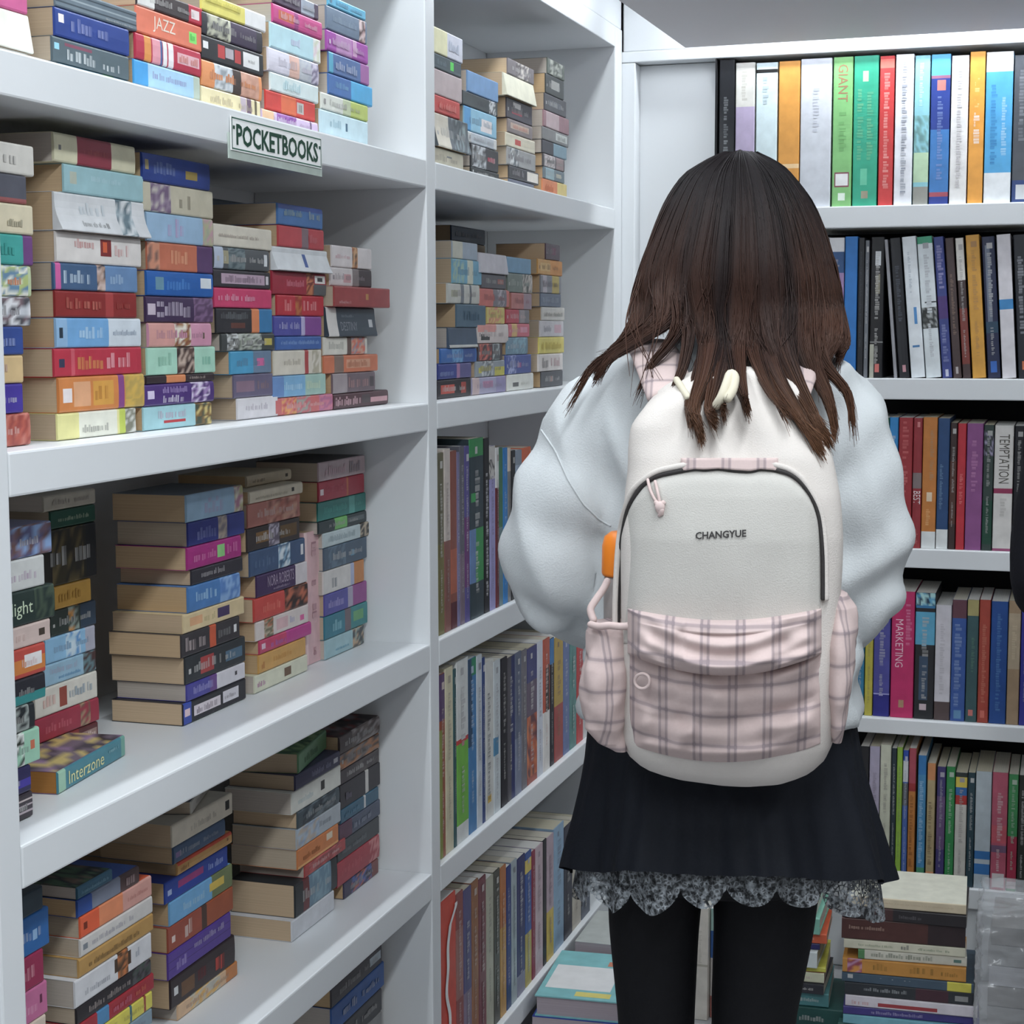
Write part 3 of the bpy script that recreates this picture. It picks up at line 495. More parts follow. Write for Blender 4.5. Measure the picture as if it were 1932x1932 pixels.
stack('D1', 0, 0.035, 'fourth '+u1, ['440 1165 1310|grey patterned|606860|p .1 .9 b0b4a8 606860 404840', '575 1150 1305|charcoal with grey label|444848|r .3 .75 .3 .8 a8a8a4', '745 1140 1325|dark grey|54545a|r .2 .75 .3 .7 646870', '890 1130 1350|mauve pink|a07880|b .1 .6 c0a8ac;t .1 .6 .3 .7 dcc8c8', '1035 1120 1345|grey and white|808080|r .5 .95 .2 .9 c8ccc8;t .55 .9 .3 .7 70706c', '1150 1120 1330|black and blue|44444c|b .45 1 7c9cac', '1270 1125 1310|white and black|585458|p .05 .55 d0c8c8 a89c9c;b .6 .95 a08888', '1385 1130 1310|blue grey|6c7c84|b .1 .5 98b4bc;r .6 .85 .3 .7 c8c4b0', '1488 1120 1330|orange and yellow|e08450|b .6 1 dcc470;t .1 .5 .3 .7 c06038'], 1635, 'l')
# --- second bay, lower compartment of pocketbooks
u2 = 'stack in lower corner compartment'
stack('D2', 1, 0.035, 'first '+u2, ['330 340 555|cream and blue|a8b8c8|b 0 .4 d0d0c0;t .45 .9 .3 .6 7088a8', '485 340 590|sky blue|78b8d4|p 0 .4 a8c8b8 78b8d4;b .5 .7 d8dcc8', '700 295 570|white and grey|d0d0c8|b .4 .5 808890;b .68 .74 707880;r .1 .3 .3 .7 b8b8a0', '880 375 625|slate blue|587488|t .25 .8 .3 .7 48647c', '1088 300 545|dark slate|4c5c70|t .15 .7 .3 .7 7890a8;r 0 1 0 .1 b8b8b4;k .004', '1270 235 545|bright blue|3c70b8|p .3 .6 60a0d8 78b0dc 3c70b8;b .62 .95 4060a8', '1405 215 500|indigo|3c4890|t .05 .5 .2 .6 90a0cc;b .55 .65 a878a0;b .65 1 605c90', '1545 205 495|black with red blocks|302c30|r .1 .5 .2 .75 c85040;r .7 .85 .15 .85 a84438'], 1712, 'l')
stack('D2', 1, 0.035, 'second '+u2, ['415 565 805|white|ccc8d0|t .2 .8 .5 .7 d8a8b0;k .005', '597 590 800|dark grey|6a686e|r .65 .9 .3 .7 b87068', '728 570 830|coral and grey|d87870|b .45 .9 88848c;p .6 .85 c0b8c0 88848c', '892 640 790|yellow and pink|dcc870|p .1 .8 e08878 dcc870', '1040 555 820|white and coral|d8ccc8|r 0 .6 .6 1 e09890;r .1 .38 .12 .48 484848', '1213 560 770|black and red|504448|p .05 .55 b85850 504448 d07060;p .6 .9 b0b8b8 606468', '1365 540 790|grey and yellow|9098a0|r .1 .5 .2 .6 c8c048;r .65 1 0 .6 c8c040;p .2 .6 9098a0 c0c4c4 686c70', '1510 510 800|lilac|a09cb8|r .3 .6 .4 .8 b880a0;b .7 1 9088b0;b 0 .2 c0a8a8'], 1662, 'l')
stack('D2', 1, 0.035, 'third '+u2, ['450 810 1020|light blue|78a4c4|t .1 .5 .3 .7 a0c0d4', '592 815 1030|olive grey|7c8880|p .6 1 b0a8a0 606460 d0c8c0', '765 850 1025|coral|c8807c|b .6 1 a8909c', '910 805 1005|red and grey|c84c5c|b .55 1 888488;b .6 .8 a89ca0', '1035 825 1005|pink and yellow|d87080|b .15 .4 dcb870;r .55 .9 .3 .8 e8a0b8', '1155 810 990|slate|7090a4|p .3 .9 7090a4 88b0c0', '1310 800 1020|blue|4c5ca0|p .1 .4 a8b0d8 4c5ca0;r .45 .6 .3 .6 a05890', '1480 815 1040|white with black square|d8d8d0|r .2 .42 .2 .5 606060;t .5 .85 .3 .5 a8a8a0'], 1626, 'l')
stack('D2', 1, 0.035, 'fourth '+u2, ['345 1150 1270|plum|604c58|r .4 .7 .3 .8 804060', '478 1080 1290|amber|d8a050|b .5 1 e09438;r .1 .5 .2 .8 e0b870', '618 1105 1280|grey and yellow|909098|b .55 .9 c8b050;b .1 .3 c0b8c0', '778 1105 1280|steel grey|707c90|t .1 .9 .3 .7 a8b0c0', '898 1115 1310|white|d8d4cc|t .1 .9 .3 .6 90908c', '1018 1100 1300|white with pink lettering|d0ccd0|t .15 .5 .3 .7 8c8c98;r .6 .9 .2 .8 d8b0bc', '1163 1090 1305|yellow|e0d05c|t .1 .9 .25 .7 c0a840', '1310 1085 1295|white and pink|dcd4d0|t .15 .4 .2 .8 505054;t .5 .9 .25 .75 b88890', '1463 1110 1295|dark grey|54565c|r .4 .5 .3 .7 a07870'], 1602, 'l')

# --- upright books and magazines, second bay
def uprights(crop, side, shelf, setback, ymid, ybase, where, rows, depth=0.205, grp='upright books', kindname='book', hard=False):
    n = len(rows)
    for i, r in enumerate(rows):
        h, look, base, ops = (r.split('|')+[''])[:4]
        q = h.split(); xl, xr, yt = map(float, q[:3]); lean = float(q[3]) if len(q) > 3 else 0.0
        a = cr(crop, xl, ymid); b = cr(crop, xr, ymid)
        if side == 'L':
            X = BX-setback; z0 = LZ[shelf]+0.0006
            p0, p1 = onX(*a, X), onX(*b, X); zt = onX(*cr(crop, xl, yt), X)[2]
            T = p1[1]-p0[1]-0.0006; hgt = zt-z0
            mx = frame(-EZ, -EX, EY, (X, p0[1], z0+hgt)); piv = Vector((X, p0[1], z0)); ax = 'X'
        else:
            Yp = BY+setback; z0 = BZ[shelf]+0.0006
            p0, p1 = onY(*a, Yp), onY(*b, Yp); zt = onY(*cr(crop, xl, yt), Yp)[2]
            T = p1[0]-p0[0]-0.0006; hgt = zt-z0
            mx = frame(-EZ, EY, EX, (p0[0], Yp, z0+hgt)); piv = Vector((p0[0] if lean <= 0 else p0[0]+T, Yp, z0)); ax = 'Y'
        if lean and side == 'B':
            mx = Matrix.Translation((-math.tan(math.radians(lean))*hgt/2, 0, 0)) @ Matrix.Translation(piv) @ Matrix.Rotation(math.radians(lean), 4, 'Y') @ Matrix.Translation(-piv) @ mx
        lab = f"{look} {kindname}, {ORD[i]} from {'the divider' if side == 'L' else 'left'} {where}"
        book('upright_book', mx, hgt, depth+RG.uniform(-0.01, 0.005), T, base, ops, lab, group=grp, pages=RG.choice(['d8d4cc', 'cfc8b8', 'dcdad6', 'c8c0a8']), hard=hard)
uprights('D3', 'L', 2, 0.012, 1000, 1700, 'on the shelf beside her sleeve', [
 '205 262 250|olive|6c6850|b .5 1 787040', '264 318 215|white and brown|c8bcb4|b .5 1 885850', '320 373 232|red brown|8c5044|b .55 .8 b06048;b .85 1 5c2c34', '375 398 240|thin violet|7c78a0|', '400 438 190|grey|60606c|b .6 1 786878', '440 480 190|purple and blue|585090|b .4 .8 6c3c74', '482 598 130|slate and green|34444c|b 0 .1 2c8c4c;r .3 .35 .05 .4 2c9c50;r .5 .8 .4 1 289048;r .5 .8 0 .4 6080b0', '600 648 122|black with white letters|242428|t .2 .95 .3 .75 d0d0d4', '650 698 190|lavender|9c98cc|b 0 .2 c8c4c0;p .08 .2 303034 c8c4c0', '700 728 200|white and maroon|703038|b 0 .25 d8d8d8', '730 763 205|green|407858|b .5 1 6c8890', '765 803 205|blue|2480c8|', '805 828 205|beige|d8c4b0|b .15 1 808080', '830 868 228|black|2c2c30|', '870 923 225|grey and pale blue|8c98a8|b .1 .4 a8b8cc', '925 1000 205|orange and black|e06838|b .12 1 282828', '1002 1080 250|white|c8c8c8|', '1082 1160 240|navy|34406c|', '1162 1250 260|grey|808488|', '1252 1330 240|red|983c3c|'])
uprights('D4', 'L', 3, 0.012, 900, 1700, 'on the shelf at her waist', [
 '208 253 395|purple and rust|9c5034|b 0 .25 604870;r .3 1 0 .4 889040', '255 318 345|cream|d0c8a8|', '320 343 350|dark teal|345c60|', '345 438 290|white and lime green|d4d6d4|b .43 .455 c83838;b .455 .9 6cb830', '440 503 275|blue|3c80b8|r 0 .5 0 .5 2c4c6c;r 0 .1 .4 1 208860', '505 548 245|pale grey|c4ccd4|', '550 573 260|navy|2c4480|', '575 638 300|white lettered|d0d0cc|t .2 .9 .25 .6 605c60;r .85 .9 .2 .7 d8b038', '640 693 290|pale blue white|c8d0d4|r .5 .62 0 .7 4888b0', '695 748 270|black|26242c|', '750 808 262|charcoal|545058|r 0 1 .5 1 30386c', '810 858 225|slate|646c84|b .6 1 8088a0', '860 903 205|grey|78747c|', '905 983 190|dark pictorial with orange flames|6c5c70|b 0 .25 4c4c80;b .5 1 a85040;p .5 .95 c06040 6c4048 d88050', '985 1028 140|white|ccd0dc|', '1030 1083 120|red and white|c05840|b .55 1 dcd8d4;r .2 .55 .3 .9 302824', '1086 1118 110|black|24242c|b 0 .2 3c78b0', '1120 1188 105|mustard and red|b8983c|b .55 1 a84c48', '1190 1238 105|blue violet|6878a8|', '1240 1293 105|teal|588c88|', '1295 1345 105|red|c83c3c|', '1347 1440 120|white|cccccc|', '1442 1540 130|black|2c2c30|'])
uprights('D5', 'L', 4, 0.012, 1200, 1800, 'on the lowest shelf', [
 '218 338 945|red with wavy white line|dc4a34|', '340 398 880|brick red|98504c|b .2 .6 a87068', '400 463 850|violet blue|5c5888|b .6 1 887890', '465 518 785|brown|9c6844|', '520 578 760|maroon|804850|', '580 638 760|pale green grey|b0b09c|', '640 688 700|dark olive|54544c|', '690 738 670|orange|b87038|b .4 1 c09040', '740 778 665|navy|283c80|b .85 1 284878', '780 823 620|blue grey|a0aeb4|', '825 888 600|indigo|34386c|b .85 1 8888a0', '890 938 555|blue and yellow|3c5ca0|b .05 .15 d8c050;b .6 1 b8a850', '940 968 540|crimson|903048|', '970 1028 510|pink white|c4acb4|', '1030 1058 450|black|26242a|', '1060 1113 430|mauve and yellow|b8a0ac|b .6 1 d0b040', '1115 1193 360|light blue|8cacc8|', '1195 1260 350|dark|3c3c48|', '1262 1330 330|cream|c8c0b0|', '1332 1400 320|slate|606878|'])
def wavy_line():
    """white wavy line printed on the red magazine of the lowest shelf"""
    for o in bpy.data.objects:
        if o.get('label', '').startswith('red with wavy'):
            me = o.data; L = max(v.co.x for v in me.vertices); T = max(v.co.z for v in me.vertices)
            q = Q(); c = lin('f4ecea', 1.1); n = 60
            pts = []
            for i in range(n+1):
                u = i/n; z = T*(0.42+0.10*math.sin(u*9+1)+0.05*math.sin(u*23)); 
                if u < 0.1: z = T*(0.42+0.10*math.sin(0.9+1)+0.05*math.sin(2.3)+(0.1-u)*5.0)
                pts.append((L*(0.06+0.94*u), min(z, T*0.95)))
            for (x0, z0), (x1, z1) in zip(pts, pts[1:]):
                w_ = T*0.085
                q.quad((x0, -0.002, z0-w_), (x1, -0.002, z1-w_), (x1, -0.002, z1+w_), (x0, -0.002, z0+w_), c)
            q.obj('printed_line', M['ink'], o)
            for ch in list(o.children):
                if ch.name.startswith('lettering'): bpy.data.objects.remove(ch)
            return
wavy_line()
# --- back bookcase
uprights('D6', 'B', 0, 0.012, 575, 895, 'on the top back shelf', [
 '594 664 262|black|1c1e24|t .25 .95 .3 .6 84888c', '667 752 277|cream and lilac|d4d2ca|b .3 1 b8a8c8;t .06 .28 .3 .6 b0aca0', '757 851 277|pale blue with black bar|cfe2e6|b .045 .07 202020;t .1 .3 .3 .6 98a8b0', '856 949 270|amber|e0982c|t .36 .6 .3 .6 805018;b .7 .73 f0c890', '952 1088 260|thick pale grey|ccd0d8|t .2 .5 .4 .6 b8bcc8', '1094 1180 252|light green|7cc070|T .05 .3 .25 .75 a87858 GIANT;t .35 .65 .3 .7 60a058;r .77 .87 .08 .92 8c4858;r .78 .86 .14 .86 e8e8e8;r .91 .96 .3 .7 e0f0e0', '1184 1292 247|emerald green|08a884|r .1 .17 .35 .6 b0d8a0;t .22 .7 .15 .4 68b888;t .24 .7 .55 .8 68b888;r .75 .86 .3 .6 58c8a0;r .9 .95 .35 .65 a09880', '1297 1361 247|red|d43838|b .02 .08 f07060;t .1 .9 .3 .7 f0a8a0', '1366 1446 240|white|e6e8ee|t .05 .95 .35 .65 60687c', '1450 1517 245|aqua pictorial|88ccd8|p .4 .65 78b0b0 88ccd8 689898;b .65 .85 b8d8b0;b .88 1 989890;t .05 .35 .3 .6 c8e8f0', '1521 1606 240|navy and blue|2c4498|b 0 .14 50b4e4;b .14 .16 a06888;b .5 .92 3880c8;b .92 .95 b05060;r .17 .24 .3 .8 e08078;t .28 .85 .35 .65 8098d0', '1610 1686 245|cream white|e8e6e4|t .06 .9 .35 .65 b0aab0', '1690 1757 228|golden orange|f0a020|t .12 .38 .35 .65 f8d080;t .4 .62 .3 .7 fff', '1761 1880 230|white and cyan|44a8e0|b 0 .13 f0f0f2;b .8 1 e8ecf0;t .2 .75 .2 .45 2070b0;t .3 .7 .6 .8 b0d8f0', '1884 1960 243|dark grey|50545c|b .85 1 304880;r .88 .98 .2 .8 d0d4d8;t .1 .6 .3 .7 888c94', '1962 2040 250|white|dcdcdc|', '2042 2130 250|blue|3860a8|'], 0.2, kindname='textbook')
uprights('D7', 'B', 1, 0.012, 760, 1320, 'on the second back shelf', [
 '250 345 200|white|d8d8dc|', '348 470 205|white, navy and pink|d0ccd4|b 0 .1 e0e0e4;b .1 .25 30588c;b .25 .6 a080b0', '474 575 195|blue|1c78c8|t .05 .55 .3 .6 70b0e4;t .6 .9 .3 .6 4090d0', '580 632 205|black|26282e|t .1 .8 .3 .6 50545c', '634 668 225|thin grey|70747c|', '680 786 200|black with white ball|1c1c20|r .1 .2 .3 .8 d8dce0;r .26 .4 .4 .75 888470;b .74 .75 808080;r .9 .96 .4 .8 d87068;r .76 1 0 .3 b0b0a0', '830 858 215 -5|thin silver|98989e|', '872 956 205 -5|black|24262c|t .2 .6 .3 .7 585c68;r .91 .96 .35 .75 c89098', '968 1080 195 -5|white with blue mark|dfe5ea|r .5 .62 .5 .75 4890d0;r .77 .785 .2 .8 3878b0;t .1 .4 .3 .5 a8b4c0', '1086 1208 195 -5|white with black picture|d8e0e4|r 0 .05 0 1 30a078;r .46 .47 .2 1 404448;p .5 .65 303434 b0b4b4 585c5c', '1217 1296 195 -4.9|blue and violet|3c488c|t .06 .38 .2 .8 a8a4d0;b .42 .58 50387c;t .62 .9 .2 .8 8890c0;r .94 .99 .3 .7 c0c4d8', '1306 1374 205 -4.7|dark brown|4c3c3c|t .25 .7 .3 .7 907868;r .92 .97 .3 .7 b0a8a8', '1384 1450 205 -4.5|brown with white label|483838|r 0 .3 0 1 dcd8d0;b .5 .9 843c34', '1463 1572 182 -4.2|golden yellow|d89a1c|', '1588 1690 195 -4|navy|242c4c|r .06 .6 .15 .6 6a7488;b .6 .68 284860;r .88 .96 .2 .8 2c68c0', '1703 1816 178 -3.8|white with blue band|d8d4da|b .45 .52 2c88c8;t .55 .9 .3 .6 b0b0b8', '1834 1932 180 -3.7|black|20242e|t .15 .7 .25 .75 9a9ca4;r .88 .94 .3 .7 d07040', '1962 2040 200|grey|888890|'], 0.2, kindname='textbook')
uprights('D8', 'B', 2, 0.012, 800, 1540, 'on the third back shelf', [
 '420 520 240|white|c8c8cc|', '522 605 250|green|3c7858|', '607 695 245|sky blue|1c88cc|', '700 838 248|red with pale lettering|a83038|t .03 .6 .25 .7 d87070', '842 932 252|dark red|9c3038|r .03 .07 .4 .8 d88080;b .42 .54 887878;T .56 .66 .12 .9 e8dcdc BEST;t .86 .97 .3 .7 d07070', '936 1078 245|orange|cc7c28|t .1 .5 .5 .8 b0906c;r .57 .64 .3 .75 e8d0b0;t .7 .85 .3 .6 e8b070;b .87 1 e0e4e4', '1082 1200 255|navy blue|284c7c|t .35 .7 .2 .5 7090b0;b .85 1 e0e4e4', '1203 1272 300|dark brown|40302f|b .3 .8 583830', '1276 1362 305|scarlet|c42838|t .4 .65 .3 .7 e88080', '1366 1528 305|magenta purple|90508c|t .1 .55 .3 .7 c080b0', '1532 1632 320|dark green|344440|p .05 .25 34383c a098b8 404848;b .6 .95 1c4838', '1638 1826 325|white lettered|d4d0cc|T .07 .46 .25 .8 58544c TEMPTATION;b .5 .54 983058;t .58 .75 .35 .7 b0aca8;b .98 1 a05078', '1832 1930 330|black|1c1c24|', '1932 2030 320|grey|70707a|', '2032 2150 320|blue|30508c|'], 0.2, kindname='textbook')
uprights('E1', 'B', 3, 0.02, 1100, 1540, 'on the fourth back shelf', [
 '195 285 290|dark grey|484c54|', '290 368 290|blue|2880a8|', '372 452 290|yellow|c0b428|', '456 618 290|violet blue|5050a0|r .82 1 0 1 30308c;b .815 .825 a0a0d8', '626 852 285|hot pink lettered|c82468|T .22 .60 .18 .52 f0c0d0 MARKETING;t .1 .45 .62 .9 e080a8;r .86 .92 .35 .6 b08868', '858 1052 300|sky blue and black|2c2c30|b 0 .12 307cb0;p 0 .1 50a0c8 a8d8d8 203c58;b .15 .41 50a8cc;r .5 .85 .2 .7 3c5068;r .88 .93 .25 .65 c8b0b8', '1056 1212 420|white and brown|ccc8d0|b .84 1 584848;t .15 .8 .3 .6 b4b0b8', '1216 1360 370|blue|3458a0|b 0 .15 68404c;t .2 .9 .2 .7 8098c4;r .91 .98 .2 .8 5888b0', '1364 1478 370|teal|38585c|b 0 .13 a89c60;t .3 .6 .4 .7 58806c;r .9 .95 .2 .7 c87068', '1482 1592 370|rust|a84030|t .2 .85 .3 .7 c87860;r .9 .96 .2 .7 d06858', '1598 1764 385|royal blue|1c4c94|t .1 .9 .35 .65 5080b8', '1768 1890 380|tan|a88c6c|b .1 .55 b8a488;t .2 .5 .3 .7 d0c0a0', '1894 1990 370|indigo|38389c|', '1994 2090 370|grey|70747c|'], 0.2, kindname='textbook')
uprights('E2', 'B', 4, 0.012, 850, 1560, 'on the lowest back shelf', [
 '320 406 195|dark|2c2c30|', '410 512 195|lilac|b0a8c0|', '516 622 180|pale cream green|ccceb8|', '626 676 215|dark slate|2c3a44|', '678 734 205|lime green|8cb828|', '738 792 235|blue multicoloured|4868b0|b 0 .07 2c50b0;b .08 .24 c8ccd0;b .25 .42 606468', '796 868 215|red and orange|c07828|b 0 .3 b04858;b .26 .32 a02c30;t .35 .9 .2 .7 804818;b .94 1 b05060', '886 968 285|blue|3c88b8|b 0 .15 2878b8;t .2 .85 .2 .7 a0c4e0;b .88 1 409068', '978 1060 360|tan and orange|b09c70|b 0 .14 d08850;t .3 .85 .2 .7 705c40;b .9 1 d89060', '1074 1160 395|dark violet|443c74|b .25 .7 68507c', '1164 1252 395|green|208844|', '1256 1372 450|white with coloured stripes|c8c4bc|b 0 .04 303838;b .04 .13 d8c030;b .13 .2 2868a8;b .2 .28 b83030;b .93 1 907850', '1376 1450 455|dark teal|284450|', '1454 1612 440|pale grey with blue stripes|b4c0c8|r .68 .75 0 1 2c74b8;r .79 .88 0 1 2c74b8;t .05 .45 .4 .6 808c98', '1616 1772 450|pink and white|c05870|b .45 .6 d05868;b .62 .68 785878;r .86 .98 .05 .95 dcd4d4', '1776 1874 470|green and crimson|349050|b .53 .92 b02c4c;b .92 .98 d8c0c4', '1878 1960 480|dark|30342f|', '1962 2060 480|white|d0d0d0|'], 0.2, kindname='textbook')

# ------------------------------------------------------------------ POCKETBOOKS sign on the shelf edge
def sign():
    X = BX+0.0035
    a = onX(*cr('C2', 255, 1012), X); b = onX(*cr('C2', 1040, 1187), X); c = onX(*cr('C2', 247, 1312), X); d = onX(*cr('C2', 1037, 1452), X)
    z1 = (a[2]+b[2])/2; z0 = (c[2]+d[2])/2; y0, y1 = a[1], b[1]; L, Hh = y1-y0, z1-z0
    t = tag(empty('shelf_sign', (X, y0, z0)), 'small white sign reading POCKETBOOKS in green, fixed to the shelf edge', 'sign')
    t.matrix_world = frame(EY, -EX, EZ, (X, y0, z0))
    wh = lin('e4eae4', 1.1); gr = lin('2c5c4c')
    q = Q(); q.box((0, 0, 0), (L, 0.0012, Hh), wh); q.obj('plate', M['ink'], t)
    q = Q(); e = 0.0022; k = 0.0015; y = -0.0003
    for (u0, u1, v0, v1) in ((k, L-k, k, k+e*.7), (k, L-k, Hh-k-e*.7, Hh-k), (k, k+e*.7, k, Hh-k), (L-k-e*.7, L-k, k, Hh-k)):
        q.quad((u0, y, v0), (u1, y, v0), (u1, y, v1), (u0, y, v1), gr)
    q.obj('border', M['ink'], t)
    vs_, fs = text_mesh('POCKETBOOKS', True)
    q = Q(); q.v = [(L*(0.05+0.905*p[0]), y, Hh*(0.17+0.63*p[1])) for p in vs_]; q.f = fs; q.c = [lin('16402f')]*len(fs)
    q.obj('lettering', M['ink'], t)
    q = Q()
    for uu in (0.015, 0.965):
        q.quad((L*uu, y-.0002, Hh*.62), (L*(uu+.02), y-.0002, Hh*.62), (L*(uu+.02), y-.0002, Hh*.72), (L*uu, y-.0002, Hh*.72), lin('16402f'))
    q.obj('tack', M['ink'], t)
    q = Q(); q.box((-0.004, 0.0014, -0.010), (L+0.004, 0.0030, Hh*0.5), lin('b8c4bc')); q.obj('plastic_holder', M['cover'], t)
sign()

# ------------------------------------------------------------------ piles standing on the floor
def pile(x, y, rotz, where, rows, cat='book', depth=0.2, flip=False, x1=None):
    """rows bottom to top: thickness, length, depth, dx, look, colour, print"""
    z = 0.0008; n = len(rows)
    for i, r in enumerate(rows):
        T, L, D, dx, look, base, ops = r
        mx = Matrix.Translation((x, y, z)) @ Matrix.Rotation(math.radians(rotz+RG.uniform(-2, 2)), 4, 'Z') @ Matrix.Translation((dx, 0, 0))
        book('large_book', mx, L, D, T-0.0005, base, ops, f"{look} book, {ORD[n-1-i]} from top in the {where}", hard=T > 0.03, group='floor piles', pages=RG.choice(['d8d4cc', 'd8d0c0', 'c8c0a8']))
        z += T
pA = onZ(1590, 1932, 0.03)
P_Y = 3.46
def zof(py, px=1700): return onY(px, py, P_Y)[2]
main = [(0.030, .265, .20, -.01, 'teal', '2c5c58', ''), (0.02, .26, .2, 0, 'aqua', '70b0c0', ''), (0.018, .27, .2, 0, 'purple', '443c84', 't .2 .6 .3 .7 a8a0c8'), (0.024, .262, .2, .004, 'white and red', 'd4ccd4', 'r .25 .7 .1 .5 a83840;t .05 .2 .2 .6 c89090'),
        (0.027, .258, .2, .002, 'black', '30343a', 't .15 .5 .4 .7 a0a4a8;b .55 .8 4c2c38;r .85 .95 .2 .7 909090'), (0.020, .262, .2, -.004, 'slate with yellow end', '44586a', 'b .8 .98 d0c428;c 3c5060'), (0.030, .245, .19, -.003, 'amber', 'c88828', 'p .04 .16 a04858 c08cb0 d89030;t .25 .4 .3 .8 806020;t .55 .75 .3 .75 806020;t .8 .95 .3 .6 806020'),
        (0.021, .215, .19, .028, 'cream lettered', 'ccc8b8', 'b 0 .06 508850;t .12 .75 .3 .8 54604c;r .88 .95 .3 .7 5c8078'), (0.020, .24, .19, -.001, 'pale ivory', 'd0ccb4', 't .12 .42 .35 .6 809070;t .46 .55 .25 .8 283048;t .6 .88 .35 .6 708868'), (0.044, .245, .19, -.006, 'thick brown', '54302c', 'b .7 1 34262a;t .06 .36 .5 .7 b09080;c 34262a'),
        (0.026, .24, .19, 0, 'black and brown', '2c282c', 't .05 .2 .3 .7 888488;b .22 .4 4c3030;t .45 .65 .3 .6 686468'), (0.021, .235, .19, .004, 'cream covered', 'd0bfa0', 't .1 .9 .45 .6 c0a888;c d8d6c4')]
hm = sum(r[0] for r in main)
ztop = onY(1640, 1722, P_Y)[2]
main[0] = (main[0][0]+max(0.0, ztop-hm),)+main[0][1:]
p = onY(1592, 1840, P_Y)
pile(p[0], P_Y, 3.0, 'floor pile beside the wrapped bundle', main)
left = [(0.045, .25, .18, 0, 'dark teal', '1c504c', ''), (0.03, .2, .17, .02, 'thick aqua green', '48888c', ''), (0.022, .19, .17, .02, 'dark', '34343c', ''), (0.022, .2, .17, .01, 'pink and cream', 'b87078', 'b .6 .72 3c88b8;b .78 1 d8d8b8'), (0.012, .205, .17, .008, 'yellow', 'd0cc30', ''),
        (0.036, .2, .17, -.004, 'white', 'd4dcdc', 't .2 .5 .3 .7 b8c0c0'), (0.014, .2, .17, 0, 'indigo', '2c2c68', ''), (0.021, .21, .17, .004, 'orange', 'd85c30', ''), (0.036, .2, .17, 0, 'mint', '78b8a4', ''), (0.012, .19, .17, 0, 'pale mint', 'a0c4b4', ''), (0.016, .19, .17, 0, 'red', 'b44038', '')]
hl = sum(r[0] for r in left); zl = onY(1560, 1722, P_Y+0.02)[2]
left[0] = (left[0][0]+max(0.0, zl-hl),)+left[0][1:]
p = onY(1585, 1840, P_Y)
pile(p[0]-0.246, P_Y+0.02, 2.0, 'floor pile right behind her leg', left)
# pale book and blue box standing between the legs, further back
p = onY(1306, 1850, P_Y); T_ = onY(1346, 1850, P_Y)[0]-p[0]; zt_ = onY(1330, 1715, P_Y)[2]
book('upright_book', frame(-EZ, EY, EX, (p[0], P_Y, zt_)), zt_-0.001, .2, T_*0.72, 'd4ccc0', 't .2 .5 .4 .6 b8b0a4;b .5 .52 b0a898', 'tall cream book standing on the floor, seen between her legs', pages='d8d4cc')
book('upright_book', frame(-EZ, EY, EX, (p[0]+T_*.75, P_Y+.02, zt_-0.005)), zt_-0.006, .2, T_*0.5, '90a4b0', 'b 0 .2 88a8a0;b .2 .45 24508c;b .45 .8 b0a8a4;b .8 1 a06058', 'thin grey and blue book standing beside tall cream book on floor', pages='d8d4cc')
# pile in front of the left bookcase, by her leg
lp = [(0.028, .25, .19, 0, 'bright blue', '2c84bc', ''), (0.022, .26, .19, 0, 'navy', '30409c', ''), (0.042, .25, .185, 0.004, 'aqua covered mauve', '98888c', 'c 78bcc0;t .2 .6 .3 .6 b8a8a8')]
zt_ = onX(1100, 1850, -0.86)
zaq = 0.165
lp[0] = (zaq-0.064,)+lp[0][1:]
a_ = onZ(1085, 1888, zaq)
RX = Matrix.Rotation(math.radians(90), 4, 'Z')
def pile_left(rows, x, y, where, rz=94):
    z = 0.0008
    for i, (T, L, D, dx, look, base, ops) in enumerate(rows):
        mx = Matrix.Translation((x, y, z)) @ Matrix.Rotation(math.radians(rz), 4, 'Z') @ Matrix.Translation((dx, 0, 0))
        book('large_book', mx, L, D, T-0.0005, base, ops, f"{look} book, {ORD[len(rows)-1-i]} from top in the {where}", hard=T > 0.03, group='floor piles', pages='a89ca4')
        z += T
PLX, PLY = -0.765, 3.10
pile_left(lp, PLX, PLY, 'low pile by her left leg')
# printed panel on the aqua cover
mx = Matrix.Translation((PLX, PLY, zaq+0.0007)) @ Matrix.Rotation(math.radians(94), 4, 'Z')
for o in bpy.data.objects:
    if o.get('label', '').startswith('aqua covered'):
        q = Q(); zc = 0.042-0.0003
        def rect(x0, x1, y0, y1, c): q.quad((x0, y0, zc), (x1, y0, zc), (x1, y1, zc), (x0, y1, zc), lin(c))
        rect(.045, .17, .045, .175, 'dcdcdc'); rect(.012, .035, .04, .11, 'd8cc78'); rect(.18, .205, .03, .075, 'c88068')
        q.obj('printed_panel', M['ink'], o)
pile_left([(0.03, .2, .17, 0, 'grey', '888c90', ''), (0.03, .2, .17, 0, 'navy', '2c3450', ''), (0.045, .2, .17, 0, 'slate', '566068', ''), (0.045, .2, .17, 0, 'dark green', '1c7058', 't .2 .8 .3 .6 70b098;c 1c7058'), (0.03, .2, .17, 0.003, 'pale grey', 'a8b0ac', 'c b0b4b0')], -0.775, 3.36, 'far pile by the left bookcase', 91)

